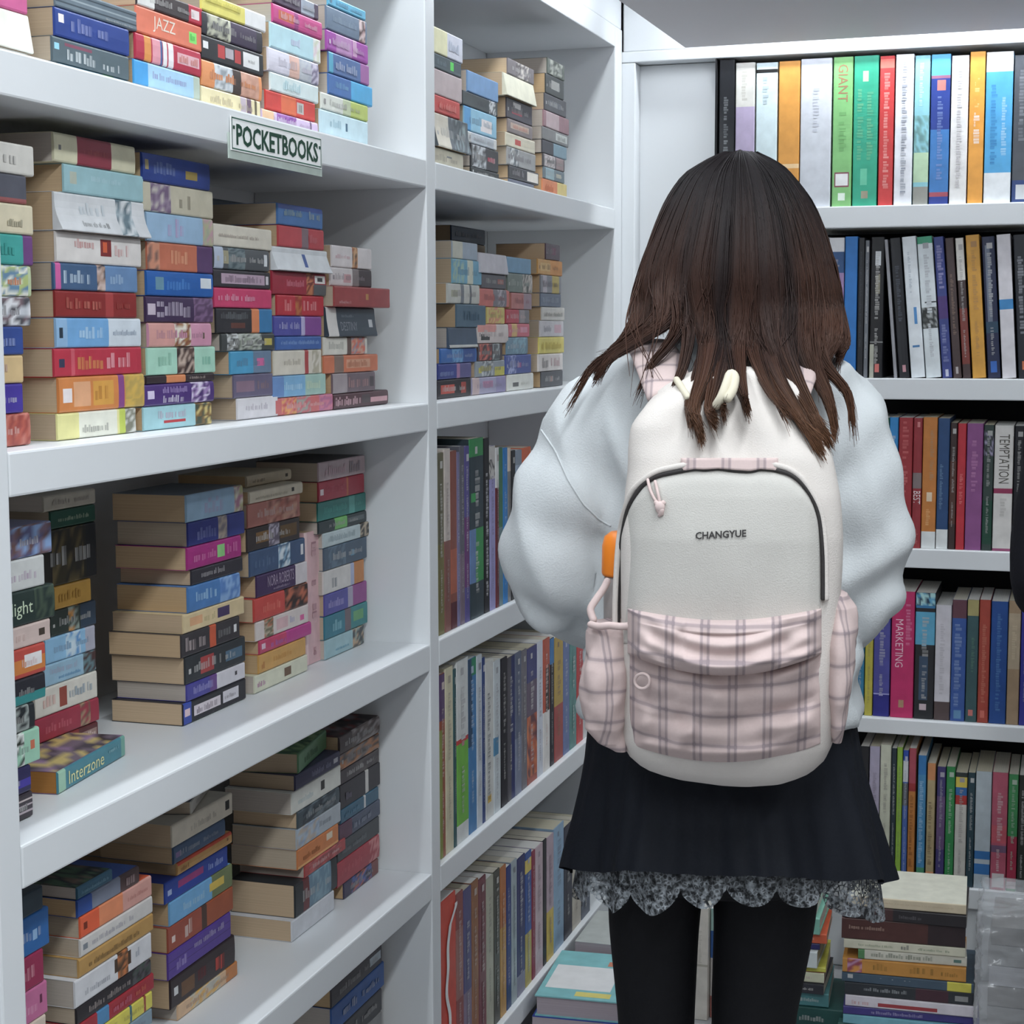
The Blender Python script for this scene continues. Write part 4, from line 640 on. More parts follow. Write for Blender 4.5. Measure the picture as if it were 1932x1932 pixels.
# ------------------------------------------------------------------ plastic-wrapped bundle at the right
def wrapped():
    mt, nt, b = new_mat('clear_plastic_wrap')
    b.inputs['Base Color'].default_value = (0.75, 0.77, 0.8, 1); b.inputs['Roughness'].default_value = 0.22
    b.inputs['Alpha'].default_value = 0.30; b.inputs['Roughness'].default_value = 0.16
    spec(b, 1.0)
    x0 = onY(1850, 1850, P_Y-0.04)[0]; Y0 = P_Y-0.04; top = onY(1890, 1726, Y0)[2]
    t = tag(empty('wrapped_bundle', (x0, Y0, 0)), 'stack of pale paper wrapped in crinkled clear plastic at the right edge', 'bundle')
    z = 0.001; k = 0
    while z < top-0.03:
        h = 0.034+0.012*RG.random()
        if z+h > top-0.005: break
        q = Q(); q.box((0.012+0.006*RG.random(), 0.012, z), (0.27, 0.2, z+h-0.002), lin(RG.choice(['888888', '7c7a78', '969696', 'a8a8ac', '6c6c70'])))
        q.obj('paper_block', M['pages'], t); z += h
    bm = bmesh.new(); nx, ny, nz = 40, 26, 50
    bmesh.ops.create_cube(bm, size=1)
    bmesh.ops.subdivide_edges(bm, edges=bm.edges[:], cuts=44, use_grid_fill=True)
    for v in bm.verts:
        c = v.co.copy(); p = Vector((0.142+c.x*0.29, 0.108+c.y*0.225, (c.z+0.5)*top))
        n = (0.5-abs(noise.noise(Vector((p.x*18, p.y*18, p.z*52)))))*0.020+(0.4-abs(noise.noise(p*40)))*0.010
        d = Vector((c.x, c.y, c.z*0.6)); d.normalize(); v.co = p+d*n
        if v.co.z < 0.001: v.co.z = 0.001
    me = bpy.data.meshes.new('plastic_wrap'); bm.to_mesh(me); bm.free(); me.materials.append(mt)
    for po in me.polygons: po.use_smooth = True
    link(bpy.data.objects.new('plastic_wrap', me), t)
wrapped()

# ------------------------------------------------------------------ the shopper (seen from behind)
DIST = 1.90
_d = ray(1390, 622.0); NV = np.array([_d[0], _d[1], 0.0]); NV /= np.linalg.norm(NV)      # away from the viewer
RV = np.array([NV[1], -NV[0], 0.0])                                                       # her right-hand side of the picture
DIST = DIST/float(np.dot(NV, AF))
P0 = np.array([NV[0]*DIST, NV[1]*DIST, 0.0])
PMAT = frame(Vector(RV), Vector(-NV), EZ, P0)          # local: x to the picture's right, y towards the viewer, z up  (left-handed pair fixed below)
def PL(px, py, o=0.0):
    d = ray(px, py); t = (DIST-o)/float(np.dot(d, NV)); p = d*t
    return np.array([float(np.dot(p, RV)), o, H+p[2]])
# frame() with (right, towards viewer, up) is left-handed, so local y is flipped when meshes are written
def FL(V):
    V = np.array(V, dtype=float).copy(); V[:, 1] *= -1; return V
PM = frame(Vector(RV), Vector(NV), EZ, P0)

def set_mesh(name, V, Fc, mat, parent=None, smooth=True, flip=True):
    V = FL(V) if flip else V
    me = bpy.data.meshes.new(name)
    me.from_pydata(V.tolist(), [], [tuple(f) for f in Fc])
    me.materials.append(mat)
    if smooth: me.polygons.foreach_set('use_smooth', [True]*len(me.polygons))
    bm = bmesh.new(); bm.from_mesh(me); bmesh.ops.recalc_face_normals(bm, faces=bm.faces[:]); bm.to_mesh(me); bm.free()
    me.update()
    return link(bpy.data.objects.new(name, me), parent)
def loft(rings, cap=True, closed=True):
    n = len(rings[0]); V = np.concatenate(rings); Fc = []
    for i in range(len(rings)-1):
        for j in range(n if closed else n-1):
            a = i*n+j; b = i*n+(j+1) % n; Fc.append((a, b, b+n, a+n))
    if cap:
        V = np.concatenate([V, [rings[0].mean(0)], [rings[-1].mean(0)]]); c0 = len(V)-2
        for j in range(n):
            Fc.append((c0, (j+1) % n, j)); k = (len(rings)-1)*n; Fc.append((c0+1, k+j, k+(j+1) % n))
    return V, Fc
def tube(pts, rad, n=16, sub=4, ry=None, caps=True):
    pts = np.array(pts, float); rad = np.array(rad, float)
    # Catmull-Rom resample
    m_ = len(pts); ts = np.linspace(0, m_-1, (m_-1)*sub+1)
    def cr1(A, t):
        i = min(int(t), m_-2); f = t-i
        p0, p1, p2, p3 = A[max(i-1, 0)], A[i], A[i+1], A[min(i+2, m_-1)]
        return 0.5*((2*p1)+(p2-p0)*f+(2*p0-5*p1+4*p2-p3)*f*f+(3*p1-p0-3*p2+p3)*f**3)
    P = np.array([cr1(pts, t) for t in ts]); R_ = np.interp(ts, range(m_), rad)
    RY = R_ if ry is None else np.interp(ts, range(m_), ry)
    T = np.gradient(P, axis=0); T /= np.linalg.norm(T, axis=1)[:, None]+1e-9
    up = np.array([0, 1.0, 0]) if abs(T[0][1]) < 0.9 else np.array([1.0, 0, 0])
    rings = []; ref = up
    for i in range(len(P)):
        u = np.cross(T[i], ref); u /= np.linalg.norm(u)+1e-9; v = np.cross(u, T[i]); ref = v
        a = np.linspace(0, 2*PI, n, endpoint=False)
        rings.append(P[i]+np.outer(np.cos(a), u)*R_[i]+np.outer(np.sin(a), v)*RY[i])
    if caps:
        e0 = [P[0]-T[0]*R_[0]*0.6+(rings[0]-P[0])*0.7]; e1 = [P[-1]+T[-1]*R_[-1]*0.6+(rings[-1]-P[-1])*0.7]
        rings = e0+rings+e1
    return loft(rings, caps)
def ring(cx, oc, z, hx, hd, n=40, e=2.4):
    a = np.linspace(0, 2*PI, n, endpoint=False); c, s = np.cos(a), np.sin(a)
    return np.stack([cx+hx*np.sign(c)*np.abs(c)**(2/e), oc+hd*np.sign(s)*np.abs(s)**(2/e), np.full(n, z)], 1)
def ball(c, r, n=20):
    rings = []
    for i in range(1, n):
        t = PI*i/n; rings.append(ring(c[0], c[1], c[2]-r[2]*math.cos(t), r[0]*math.sin(t), r[1]*math.sin(t), 28, 2.0))
    return loft(rings)
def merge(parts):
    V = []; Fc = []; k = 0
    for v, f in parts:
        V.append(np.asarray(v)); Fc += [tuple(i+k for i in q) for q in f]; k += len(v)
    return np.concatenate(V), Fc
def union(parts, voxel, smooth=6):
    """fuses overlapping closed pieces into one continuous skin"""
    V, Fc = merge(parts)
    me = bpy.data.meshes.new('u'); me.from_pydata(V.tolist(), [], Fc)
    bm = bmesh.new(); bm.from_mesh(me); bmesh.ops.recalc_face_normals(bm, faces=bm.faces[:]); bm.to_mesh(me); bm.free()
    ob = bpy.data.objects.new('u', me); COL.objects.link(ob)
    r = ob.modifiers.new('r', 'REMESH'); r.mode = 'VOXEL'; r.voxel_size = voxel
    s = ob.modifiers.new('s', 'SMOOTH'); s.iterations = smooth; s.factor = 0.5
    dg = bpy.context.evaluated_depsgraph_get(); dg.update()
    m2 = bpy.data.meshes.new_from_object(ob.evaluated_get(dg))
    v = np.zeros(len(m2.vertices)*3); m2.vertices.foreach_get('co', v); v = v.reshape(-1, 3)
    nn = np.zeros(len(m2.vertices)*3); m2.vertices.foreach_get('normal', nn); nn = nn.reshape(-1, 3)
    f = [tuple(p.vertices) for p in m2.polygons]
    bpy.data.objects.remove(ob); bpy.data.meshes.remove(me); bpy.data.meshes.remove(m2)
    return v, nn, f

M['skin'] = mottled('skin', (0.55, 0.36, 0.27), (0.60, 0.40, 0.30), 20, 0.5, 0.35)
M['sweater'] = mottled('grey_sweatshirt_fleece', (0.52, 0.545, 0.56), (0.57, 0.595, 0.607), 30, 0.9, 0.12, 0.25, 500)
M['skirt'] = mottled('navy_black_skirt_cloth', (0.0034, 0.0046, 0.0085), (0.0056, 0.0076, 0.013), 25, 0.75, 0.25, 0.15, 300)
M['tights'] = mottled('black_tights', (0.0045, 0.0045, 0.006), (0.007, 0.007, 0.009), 60, 0.7, 0.2, 0.1, 400)
M['shoe'] = mottled('black_shoe', (0.01, 0.01, 0.011), (0.02, 0.02, 0.02), 20, 0.4, 0.4)
M['eye'] = mottled('eye', (0.7, 0.7, 0.7), (0.72, 0.72, 0.72), 5, 0.2, 0.5)

CX = 1366
# ---- body: one continuous figure
def px2(x, y, o, r): return PL(x, y, o)
SK = {}
def body_parts():
    pr = []
    def R2(y, cx, hw, hd, oc=0.0):
        p = PL(cx, y, oc); a = PL(cx+hw, y, oc); return ring(p[0], oc, p[2], a[0]-p[0], hd, 36, 2.3)
    pr.append(loft([R2(690, 1385, 90, .05), R2(720, 1378, 170, .075), R2(780, 1372, 205, .09), R2(900, 1368, 205, .095), R2(1050, 1366, 190, .09), R2(1200, 1366, 185, .088), R2(1350, 1364, 215, .10), R2(1480, 1364, 235, .105), R2(1580, 1364, 225, .10), R2(1640, 1364, 150, .06)]))
    pr.append(tube([PL(1388, 740, 0), PL(1392, 640, -.005), PL(1395, 540, -.02)], [.055, .048, .05], 20))
    c = PL(1396, 476, -.025)
    pr.append(ball(c, (.072, .088, .103)))
    pr.append(ball(c+np.array([0.0, -.03, -.055]), (.055, .06, .06)))                      # jaw
    pr.append(tube([c+np.array([0, -.085, .012]), c+np.array([0, -.104, -.028])], [.009, .013], 10))    # nose
    for s in (-1, 1): pr.append(ball(c+np.array([s*.076, .0, -.01]), (.008, .018, .03), 10))      # ears
    for s in (-1, 1): pr.append(tube([c+np.array([s*.004, -.088, -.057]), c+np.array([s*.02, -.082, -.055])], [.006, .004], 8))   # lips
    arm(pr, -1, .8); arm(pr, 1, .8)
    for hx in LEGS:
        pr.append(tube([PL(hx[0][0], 1560, 0)]+[PL(a, b, 0) for a, b, r in hx]+leg_low(hx), [.072]+[r*.90 for a, b, r in hx]+[.050, .052, .046, .033, .036], 20))
        q = leg_low(hx)[-1]
        pr.append(tube([q+np.array([0, .02, -.02]), q+np.array([0, -.06, -.035]), q+np.array([0, -.15, -.045])], [.036, .036, .026], 16))
    return pr
LEGS = [[(1238, 1640, .056), (1234, 1740, .052), (1236, 1840, .0475), (1238, 1930, .044)],
        [(1446, 1640, .062), (1441, 1740, .057), (1430, 1840, .052), (1422, 1930, .048)]]
def leg_low(hx):
    a = PL(hx[-1][0], hx[-1][1], 0); x = a[0]; dx = 0.002
    return [np.array([x+dx, .004, .55]), np.array([x, .0, .46]), np.array([x, .012, .33]), np.array([x, .008, .14]), np.array([x, .0, .07])]
ARM_L = [(1186, 768, 0, .054), (1135, 815, .005, .062), (1103, 900, .012, .064), (1057, 1000, .015, .065), (1064, 1085, -.005, .061), (1110, 1130, -.07, .056), (1165, 1120, -.15, .050), (1225, 1095, -.22, .043), (1262, 1085, -.255, .036)]
ARM_R = [(1560, 768, 0, .053), (1582, 815, .005, .060), (1600, 900, .012, .061), (1606, 1000, .015, .062), (1604, 1090, -.005, .060), (1572, 1130, -.07, .055), (1530, 1120, -.15, .049), (1480, 1095, -.22, .043), (1446, 1085, -.255, .036)]
def arm(pr, s, k):
    A = ARM_L if s < 0 else ARM_R
    rb = [.048, .046, .042, .040, .040, .036, .031, .027, .024]
    pr.append(tube([PL(a[0], a[1], a[2]) for a in A], rb, 16))
    w_ = PL(A[-1][0], A[-1][1], A[-1][2]); t = -s
    pr.append(tube([w_, w_+np.array([t*.03, -.045, .0]), w_+np.array([t*.045, -.085, -.004])], [.024, .034, .030], 14, ry=[.02, .016, .014]))
    for i in range(4):                                                                     # fingers, curled
        b = w_+np.array([t*(.045), -.085, .022-.016*i]); ln = (.036, .042, .039, .030)[i]
        pr.append(tube([b-np.array([0, -.012, 0]), b+np.array([t*.010, -ln*.7, 0]), b+np.array([t*.034, -ln*1.05, -.002]), b+np.array([t*.05, -ln*.9, -.004])], [.0088, .0085, .0078, .0068], 10))
    b = w_+np.array([t*.018, -.03, .024])
    pr.append(tube([b, b+np.array([t*.02, -.03, .022]), b+np.array([t*.042, -.05, .022])], [.011, .010, .008], 10))
v, n_, f = union(body_parts(), .0055, 3)
person = set_mesh('person', v, f, M['skin']); person.matrix_world = PM
tag(person, 'long-haired person in pale grey sweatshirt and dark skirt, seen from behind with a backpack', 'person')
hc = PL(1396, 476, -.025)
for s in (-1, 1):
    ev, ef = ball(hc+np.array([s*.031, -.083, .002]), (.011, .008, .006), 10); set_mesh('eye', ev, ef, M['eye'], person)

# ---- sweatshirt
def sweater():
    pr = []
    def R2(y, cx, hw, hd, oc=0.0, e=2.5):
        p = PL(cx, y, oc); a = PL(cx+hw, y, oc); return ring(p[0], oc, p[2], a[0]-p[0], hd, 44, e)
    pr.append(loft([R2(652, 1388, 105, .060), R2(668, 1384, 165, .075), R2(690, 1376, 232, .086), R2(740, 1370, 262, .10), R2(850, 1366, 250, .110), R2(1000, 1364, 238, .112), R2(1150, 1362, 245, .112), R2(1260, 1360, 262, .118), R2(1330, 1358, 273, .122), R2(1352, 1358, 266, .118)]))
    pr.append(tube([PL(1388, 700, 0), PL(1390, 655, 0), PL(1392, 622, -.006)], [.085, .073, .066], 24))     # ribbed collar
    for A in (ARM_L, ARM_R):
        pr.append(tube([PL(a[0], a[1], a[2]) for a in A], [a[3] for a in A], 22))
    # fullness gathered above the elbow
    pr.append(ball(PL(1052, 1065, .008), (.063, .062, .078))); pr.append(ball(PL(1618, 1075, .008), (.057, .06, .075)))
    v, n, f = union(pr, .0075, 7)
    out = v.copy()
    pe_l, pe_r = PL(1070, 1110, 0), PL(1600, 1110, 0)
    for i in range(len(v)):
        p = v[i]; q = Vector(p)
        d = 0.0030*noise.noise(Vector((p[0]*9, p[1]*9, p[2]*5)))
        # soft hanging folds: ridged noise stretched along the sleeve
        a = noise.noise(Vector((p[0]*16+p[2]*7, p[1]*12, p[2]*5+3))); d += 0.0095*(0.5-abs(a)*2.0)*0.8
        for pe, sg in ((pe_l, 1), (pe_r, -1)):
            r = math.sqrt((p[0]-pe[0])**2+(p[1]-pe[1])**2+((p[2]-pe[2])*0.8)**2)
            wgt = math.exp(-(r/.105)**2)
            if wgt > .03:
                d += wgt*0.0105*math.sin(88*((p[2]-pe[2])*0.8+(p[0]-pe[0])*0.55*sg+0.030*noise.noise(q*11)))
        # pull lines from the strap across shoulder blade
        for sx, sg in ((1225, 1), (1545, -1)):
            s0 = PL(sx, 770, .09); r = math.hypot(p[0]-s0[0], p[2]-s0[2])
            if r < .16 and p[1] > 0: d += 0.005*math.exp(-(r/.085)**2)*math.sin(85*((p[0]-s0[0])*0.75*sg+(p[2]-s0[2])*0.65))
        out[i] = p+n[i]*d
    o = set_mesh('sweatshirt', out, f, M['sweater'], person)
    # dropped-shoulder seams
    from mathutils.bvhtree import BVHTree
    bv = BVHTree.FromPolygons([Vector(p) for p in out.tolist()], f)
    for path in ([(1022, 812), (1048, 850), (1072, 905), (1100, 950), (1130, 980), (1152, 992)],):
        pts = []
        for (x, y) in np.array([np.interp(np.linspace(0, len(path)-1, 24), range(len(path)), [q[k] for q in path]) for k in (0, 1)]).T:
            a, b = PL(x, y, .3), PL(x, y, -.1); dr = Vector(b-a); ln = dr.length; dr.normalize()
            h = bv.ray_cast(Vector(a), dr, ln)
            if h[0] is not None: pts.append(np.array(h[0])+np.array(h[1])*0.0003)
        if len(pts) > 3:
            sv_, sf = tube(pts, [.0011]*len(pts), 6, 1); set_mesh('sleeve_seam', sv_, sf, M['sweater'], o)
    return out, f, o
SW_V, SW_F, sweater_o = sweater()

# ---- skirt and lace
def skirt():
    N = 420; a = np.linspace(0, 2*PI, N, endpoint=False)
    rows = [(1325, 1361, 250, .108), (1350, 1361, 254, .112), (1380, 1361, 258, .116), (1440, 1362, 268, .126), (1500, 1364, 282, .136), (1560, 1366, 297, .147), (1620, 1367, 312, .157), (1650, 1368, 319, .162)]
    rg = random.Random(3); ph = [rg.uniform(0, 6) for _ in range(6)]
    pl = np.sin(a*34+1.3*np.sin(a*3+ph[0])+0.8*np.sin(a*7+ph[1])); wide = np.sin(a*9+ph[2]+0.7*np.sin(a*2))
    rings = []
    zh = None
    ys_ = np.linspace(1325, 1652, 26)
    for y in ys_:
        cx = np.interp(y, [r[0] for r in rows], [r[1] for r in rows]); hw = np.interp(y, [r[0] for r in rows], [r[2] for r in rows]); hd = np.interp(y, [r[0] for r in rows], [r[3] for r in rows])
        t = (y-1325)/327.0
        p = PL(cx, y, 0); e = PL(cx+hw, y, 0)[0]-p[0]
        amp = (0.0005+0.0014*t)*pl+(0.002*t+0.008*t*t)*wide
        zf = PL(cx, y, hd)[2]-p[2]
        z = p[2]+zf*np.maximum(np.sin(a), 0)+(0.004*wide*t*t)
        rings.append(np.stack([p[0]+(e-0.004*t+amp)*np.cos(a), (hd+amp)*np.sin(a), np.zeros(N)+z], 1))
    V, Fc = loft(rings, cap=False); o = set_mesh('skirt', V, Fc, M['skirt'], person)
    # underskirt of scalloped lace
    mt, nt, b = new_mat('grey_lace'); tc = nt.nodes.new('ShaderNodeTexCoord')
    vo = nt.nodes.new('ShaderNodeTexVoronoi'); vo.feature = 'DISTANCE_TO_EDGE'; vo.inputs['Scale'].default_value = 210
    nz = nt.nodes.new('ShaderNodeTexNoise'); nz.inputs['Scale'].default_value = 130; nz.inputs['Detail'].default_value = 2
    nt.links.new(tc.outputs['Object'], vo.inputs['Vector']); nt.links.new(tc.outputs['Object'], nz.inputs['Vector'])
    m1 = nt.nodes.new('ShaderNodeMath'); m1.operation = 'LESS_THAN'; m1.inputs[1].default_value = 0.13; nt.links.new(vo.outputs['Distance'], m1.inputs[0])
    m2 = nt.nodes.new('ShaderNodeMath'); m2.operation = 'GREATER_THAN'; m2.inputs[1].default_value = 0.56; nt.links.new(nz.outputs['Fac'], m2.inputs[0])
    m3 = nt.nodes.new('ShaderNodeMath'); m3.operation = 'MAXIMUM'; nt.links.new(m1.outputs[0], m3.inputs[0]); nt.links.new(m2.outputs[0], m3.inputs[1])
    mr = nt.nodes.new('ShaderNodeMapRange'); mr.inputs['To Min'].default_value = 0.35; mr.inputs['To Max'].default_value = 1.0; nt.links.new(m3.outputs[0], mr.inputs['Value'])
    n3 = nt.nodes.new('ShaderNodeTexNoise'); n3.inputs['Scale'].default_value = 160; nt.links.new(tc.outputs['Object'], n3.inputs['Vector'])
    cr_ = nt.nodes.new('ShaderNodeValToRGB'); cr_.color_ramp.elements[0].color = (0.012, 0.014, 0.017, 1); cr_.color_ramp.elements[1].color = (0.36, 0.39, 0.42, 1)
    cr_.color_ramp.elements[0].position = 0.36; cr_.color_ramp.elements[1].position = 0.72
    nt.links.new(n3.outputs['Fac'], cr_.inputs['Fac']); nt.links.new(cr_.outputs['Color'], b.inputs['Base Color'])
    nt.links.new(mr.outputs['Result'], b.inputs['Alpha']); b.inputs['Roughness'].default_value = 0.8
    rings = []; sc = np.abs(np.sin(a*9.5+0.9+0.35*np.sin(a*4)))**0.55; drp = 0.026+0.024*sc+0.008*np.sin(a*3+1.0)
    p = PL(1368, 1630, 0); e0 = PL(1368+306, 1630, 0)[0]-p[0]
    for t in np.linspace(0, 1, 9):
        amp = 0.006*np.sin(a*19+1.8)*t+0.004*wide
        rings.append(np.stack([p[0]+(e0-0.014+0.004*t+amp)*np.cos(a), (.140+0.004*t+amp)*np.sin(a), p[2]+0.008-(drp+0.012)*t+(PL(1368, 1630, .15)[2]-p[2])*np.maximum(np.sin(a), 0)], 1))
    V, Fc = loft(rings, cap=False); lo_ = set_mesh('lace_hem', V, Fc, mt, o); lo_['label'] = 'scalloped grey lace hem'
skirt()

# ---- tights and shoes
V, Fc = loft([ring(PL(1364, y, 0)[0], .0, PL(1364, y, 0)[2], PL(1364+hw, y, 0)[0]-PL(1364, y, 0)[0], hd, 40, 2.3) for y, hw, hd in ((1330, 222, .105), (1400, 236, .112), (1480, 244, .116), (1570, 240, .112), (1640, 226, .095), (1668, 190, .06))])
set_mesh('tights_top', V, Fc, M['tights'], person)
for hx in LEGS:
    V, Fc = tube([PL(hx[0][0], 1600, 0)]+[PL(a, b, 0) for a, b, r in hx]+leg_low(hx), [.066]+[r for a, b, r in hx]+[.0535, .0555, .050, .037, .041], 36, 6)
    set_mesh('tights_leg', V, Fc, M['tights'], person)
    q = leg_low(hx)[-1]
    V1, n1, F1 = union([tube([np.array([q[0], .03, .048]), np.array([q[0], -.05, .045]), np.array([q[0], -.165, .036])], [.043, .045, .034], 20, ry=[.043, .042, .032]), ball(np.array([q[0], .01, .065]), (.046, .05, .05))], .005, 4)
    V1[:, 2] = np.maximum(V1[:, 2], 0.001)
    set_mesh('shoe', V1, F1, M['shoe'], person)

# ------------------------------------------------------------------ backpack
M['cream'] = mottled('cream_canvas', (0.605, 0.56, 0.525), (0.645, 0.60, 0.565), 14, 0.85, 0.15, 0.25, 700)
M['panel'] = mottled('greige_canvas', (0.49, 0.475, 0.445), (0.53, 0.51, 0.48), 10, 0.85, 0.15, 0.25, 700)
M['zip'] = mottled('dark_zip_tape', (0.02, 0.018, 0.018), (0.05, 0.045, 0.045), 300, 0.6, 0.3)
M['cord'] = mottled('ivory_cord', (0.58, 0.53, 0.42), (0.64, 0.59, 0.47), 80, 0.8, 0.2)
M['pull'] = mottled('rose_cord', (0.55, 0.42, 0.40), (0.66, 0.54, 0.52), 120, 0.8, 0.2)
def plaid_mat():
    mt, nt, b = new_mat('pink_plaid_cloth')
    uv = nt.nodes.new('ShaderNodeUVMap'); uv.uv_map = 'UVMap'
    sp = nt.nodes.new('ShaderNodeSeparateXYZ'); nt.links.new(uv.outputs['UV'], sp.inputs[0])
    def M_(op, a, b_):
        n = nt.nodes.new('ShaderNodeMath'); n.operation = op
        for k, x in enumerate((a, b_)):
            if x is None: continue
            if isinstance(x, (int, float)): n.inputs[k].default_value = x
            else: nt.links.new(x, n.inputs[k])
        return n.outputs[0]
    def lines(src, period, offs, width, soft=0.35):
        out = None
        for of in offs:
            w_ = M_('ABSOLUTE', M_('SUBTRACT', M_('WRAP' if False else 'FRACT', M_('DIVIDE', M_('SUBTRACT', src, of-period/2), period), None), 0.5), None)
            l = nt.nodes.new('ShaderNodeMapRange'); l.inputs['From Min'].default_value = width/period*0.5*(1-soft); l.inputs['From Max'].default_value = width/period*0.5*(1+soft)
            l.inputs['To Min'].default_value = 1; l.inputs['To Max'].default_value = 0; nt.links.new(w_, l.inputs['Value'])
            out = l.outputs['Result'] if out is None else M_('MAXIMUM', out, l.outputs['Result'])
        return out
    PX, PY = 0.0338, 0.0315
    v1 = lines(sp.outputs[0], PX, (0.0, 0.0066), 0.0026); vb_ = lines(sp.outputs[0], PX, (0.0033,), 0.0085)
    h1 = lines(sp.outputs[1], PY, (0.0,), 0.0030); hb = lines(sp.outputs[1], PY, (0.0,), 0.0065)
    tot = M_('ADD', M_('MULTIPLY', v1, 0.42), M_('MULTIPLY', vb_, 0.20)); tot2 = M_('ADD', M_('MULTIPLY', h1, 0.40), M_('MULTIPLY', hb, 0.18))
    fac = M_('MINIMUM', M_('ADD', tot, tot2), 0.85)
    n = nt.nodes.new('ShaderNodeTexNoise'); n.inputs['Scale'].default_value = 350; tc = nt.nodes.new('ShaderNodeTexCoord'); nt.links.new(tc.outputs['Object'], n.inputs['Vector'])
    bs = nt.nodes.new('ShaderNodeMix'); bs.data_type = 'RGBA'; bs.inputs['A'].default_value = (0.545, 0.43, 0.415, 1); bs.inputs['B'].default_value = (0.60, 0.48, 0.46, 1); nt.links.new(n.outputs['Fac'], bs.inputs['Factor'])
    mx = nt.nodes.new('ShaderNodeMix'); mx.data_type = 'RGBA'; mx.inputs['B'].default_value = (0.20, 0.165, 0.185, 1)
    nt.links.new(fac, mx.inputs['Factor']); nt.links.new(bs.outputs['Result'], mx.inputs['A']); nt.links.new(mx.outputs['Result'], b.inputs['Base Color'])
    b.inputs['Roughness'].default_value = 0.9; spec(b, 0.12)
    return mt
M['plaid'] = plaid_mat()
def add_uv(o, fn):
    me = o.data; l = me.uv_layers.new(name='UVMap')
    co = np.zeros(len(me.vertices)*3); me.vertices.foreach_get('co', co); co = co.reshape(-1, 3)
    uvv = np.array([fn(c) for c in co]); idx = np.zeros(len(me.loops), dtype=int); me.loops.foreach_get('vertex_index', idx)
    l.data.foreach_set('uv', uvv[idx].astype(np.float32).ravel())

bag = tag(empty('backpack'), 'cream and pink plaid backpack with dark zip arch, lettered CHANGYUE, worn on her back', 'backpack')
bag.matrix_world = PM
OB = 0.130                                   # rear face, against her back
TAB = [  # pixel row, centre, half width, front bulge
 (694, 1372, 52, .150), (712, 1374, 95, .168), (735, 1375, 138, .186), (765, 1376, 166, .203), (805, 1377, 184, .220), (860, 1378, 196, .236), (930, 1378, 203, .246), (1010, 1377, 207, .252), (1140, 1376, 209, .254), (1250, 1375, 209, .254), (1350, 1375, 205, .250), (1400, 1374, 199, .244), (1430, 1374, 186, .236), (1455, 1374, 160, .226), (1474, 1376, 118, .212), (1484, 1380, 60, .20)]
OM = .20
TZ = np.array([PL(t[1], t[0], OM)[2] for t in TAB])[::-1]; TC = np.array([PL(t[1], t[0], OM)[0] for t in TAB])[::-1]
TH = np.array([PL(t[1]+t[2], t[0], OM)[0]-PL(t[1], t[0], OM)[0] for t in TAB])[::-1]; TF = np.array([t[3] for t in TAB])[::-1]
ES = 2.9
def Sf(l, z):
    """front surface of the bag at lateral l, height z"""
    c, h, f = np.interp(z, TZ, TC), np.interp(z, TZ, TH), np.interp(z, TZ, TF)
    s = min(abs((l-c)/h), 0.999); om = (f+OB)/2
    return om+(f-om)*(1-s**ES)**(1/ES)
def PB(px, py, k=0.0):
    """point on the bag front under a pixel"""
    o = .23
    for _ in range(6):
        p = PL(px, py, o); o = Sf(p[0], p[2])
    p = PL(px, py, o+k); return p
def bag_body():
    zs = np.linspace(TZ[0], TZ[-1], 90); rings = []
    n = 120; a = np.linspace(0, 2*PI, n, endpoint=False)
    zt = PL(1376, 880, .23)[2]; top = PL(1355, 715, .17)
    for z in zs:
        c, h, f = np.interp(z, TZ, TC), np.interp(z, TZ, TH), np.interp(z, TZ, TF); om = (f+OB)/2; hd = f-om
        x = c+h*np.sign(np.cos(a))*np.abs(np.cos(a))**(2/ES); o = om+hd*np.sign(np.sin(a))*np.abs(np.sin(a))**(2/ES)
        r = np.stack([x, o, np.full(n, z)], 1)
        # gathers fanning out from the drawn-in top
        if z > zt-.02:
            wg = min(1, (z-zt+.02)/.06)
            for i in range(n):
                if r[i, 1] > om:
                    th = math.atan2(r[i, 0]-top[0], top[2]+.012-z)
                    rr = math.hypot(r[i, 0]-top[0], top[2]-z)
                    g = 0.0078*wg*math.exp(-((rr-.035)/.095)**2)*math.sin(th*11+1.5*math.sin(th*3+.6))
                    nd = np.array([r[i, 0]-c, (r[i, 1]-om)*1.5, 0]); nd /= np.linalg.norm(nd)+1e-9
                    r[i] += nd*g
        rings.append(r)
    V, Fc = loft(rings)
    for i in range(len(V)):
        p = Vector(V[i]); d = 0.0045*noise.noise(Vector((p.x*14, p.y*14, p.z*9)))
        V[i, 0] += d*math.copysign(1, V[i, 0]); V[i, 1] += d
    set_mesh('main_body', V, Fc, M['cream'], bag)
bag_body()
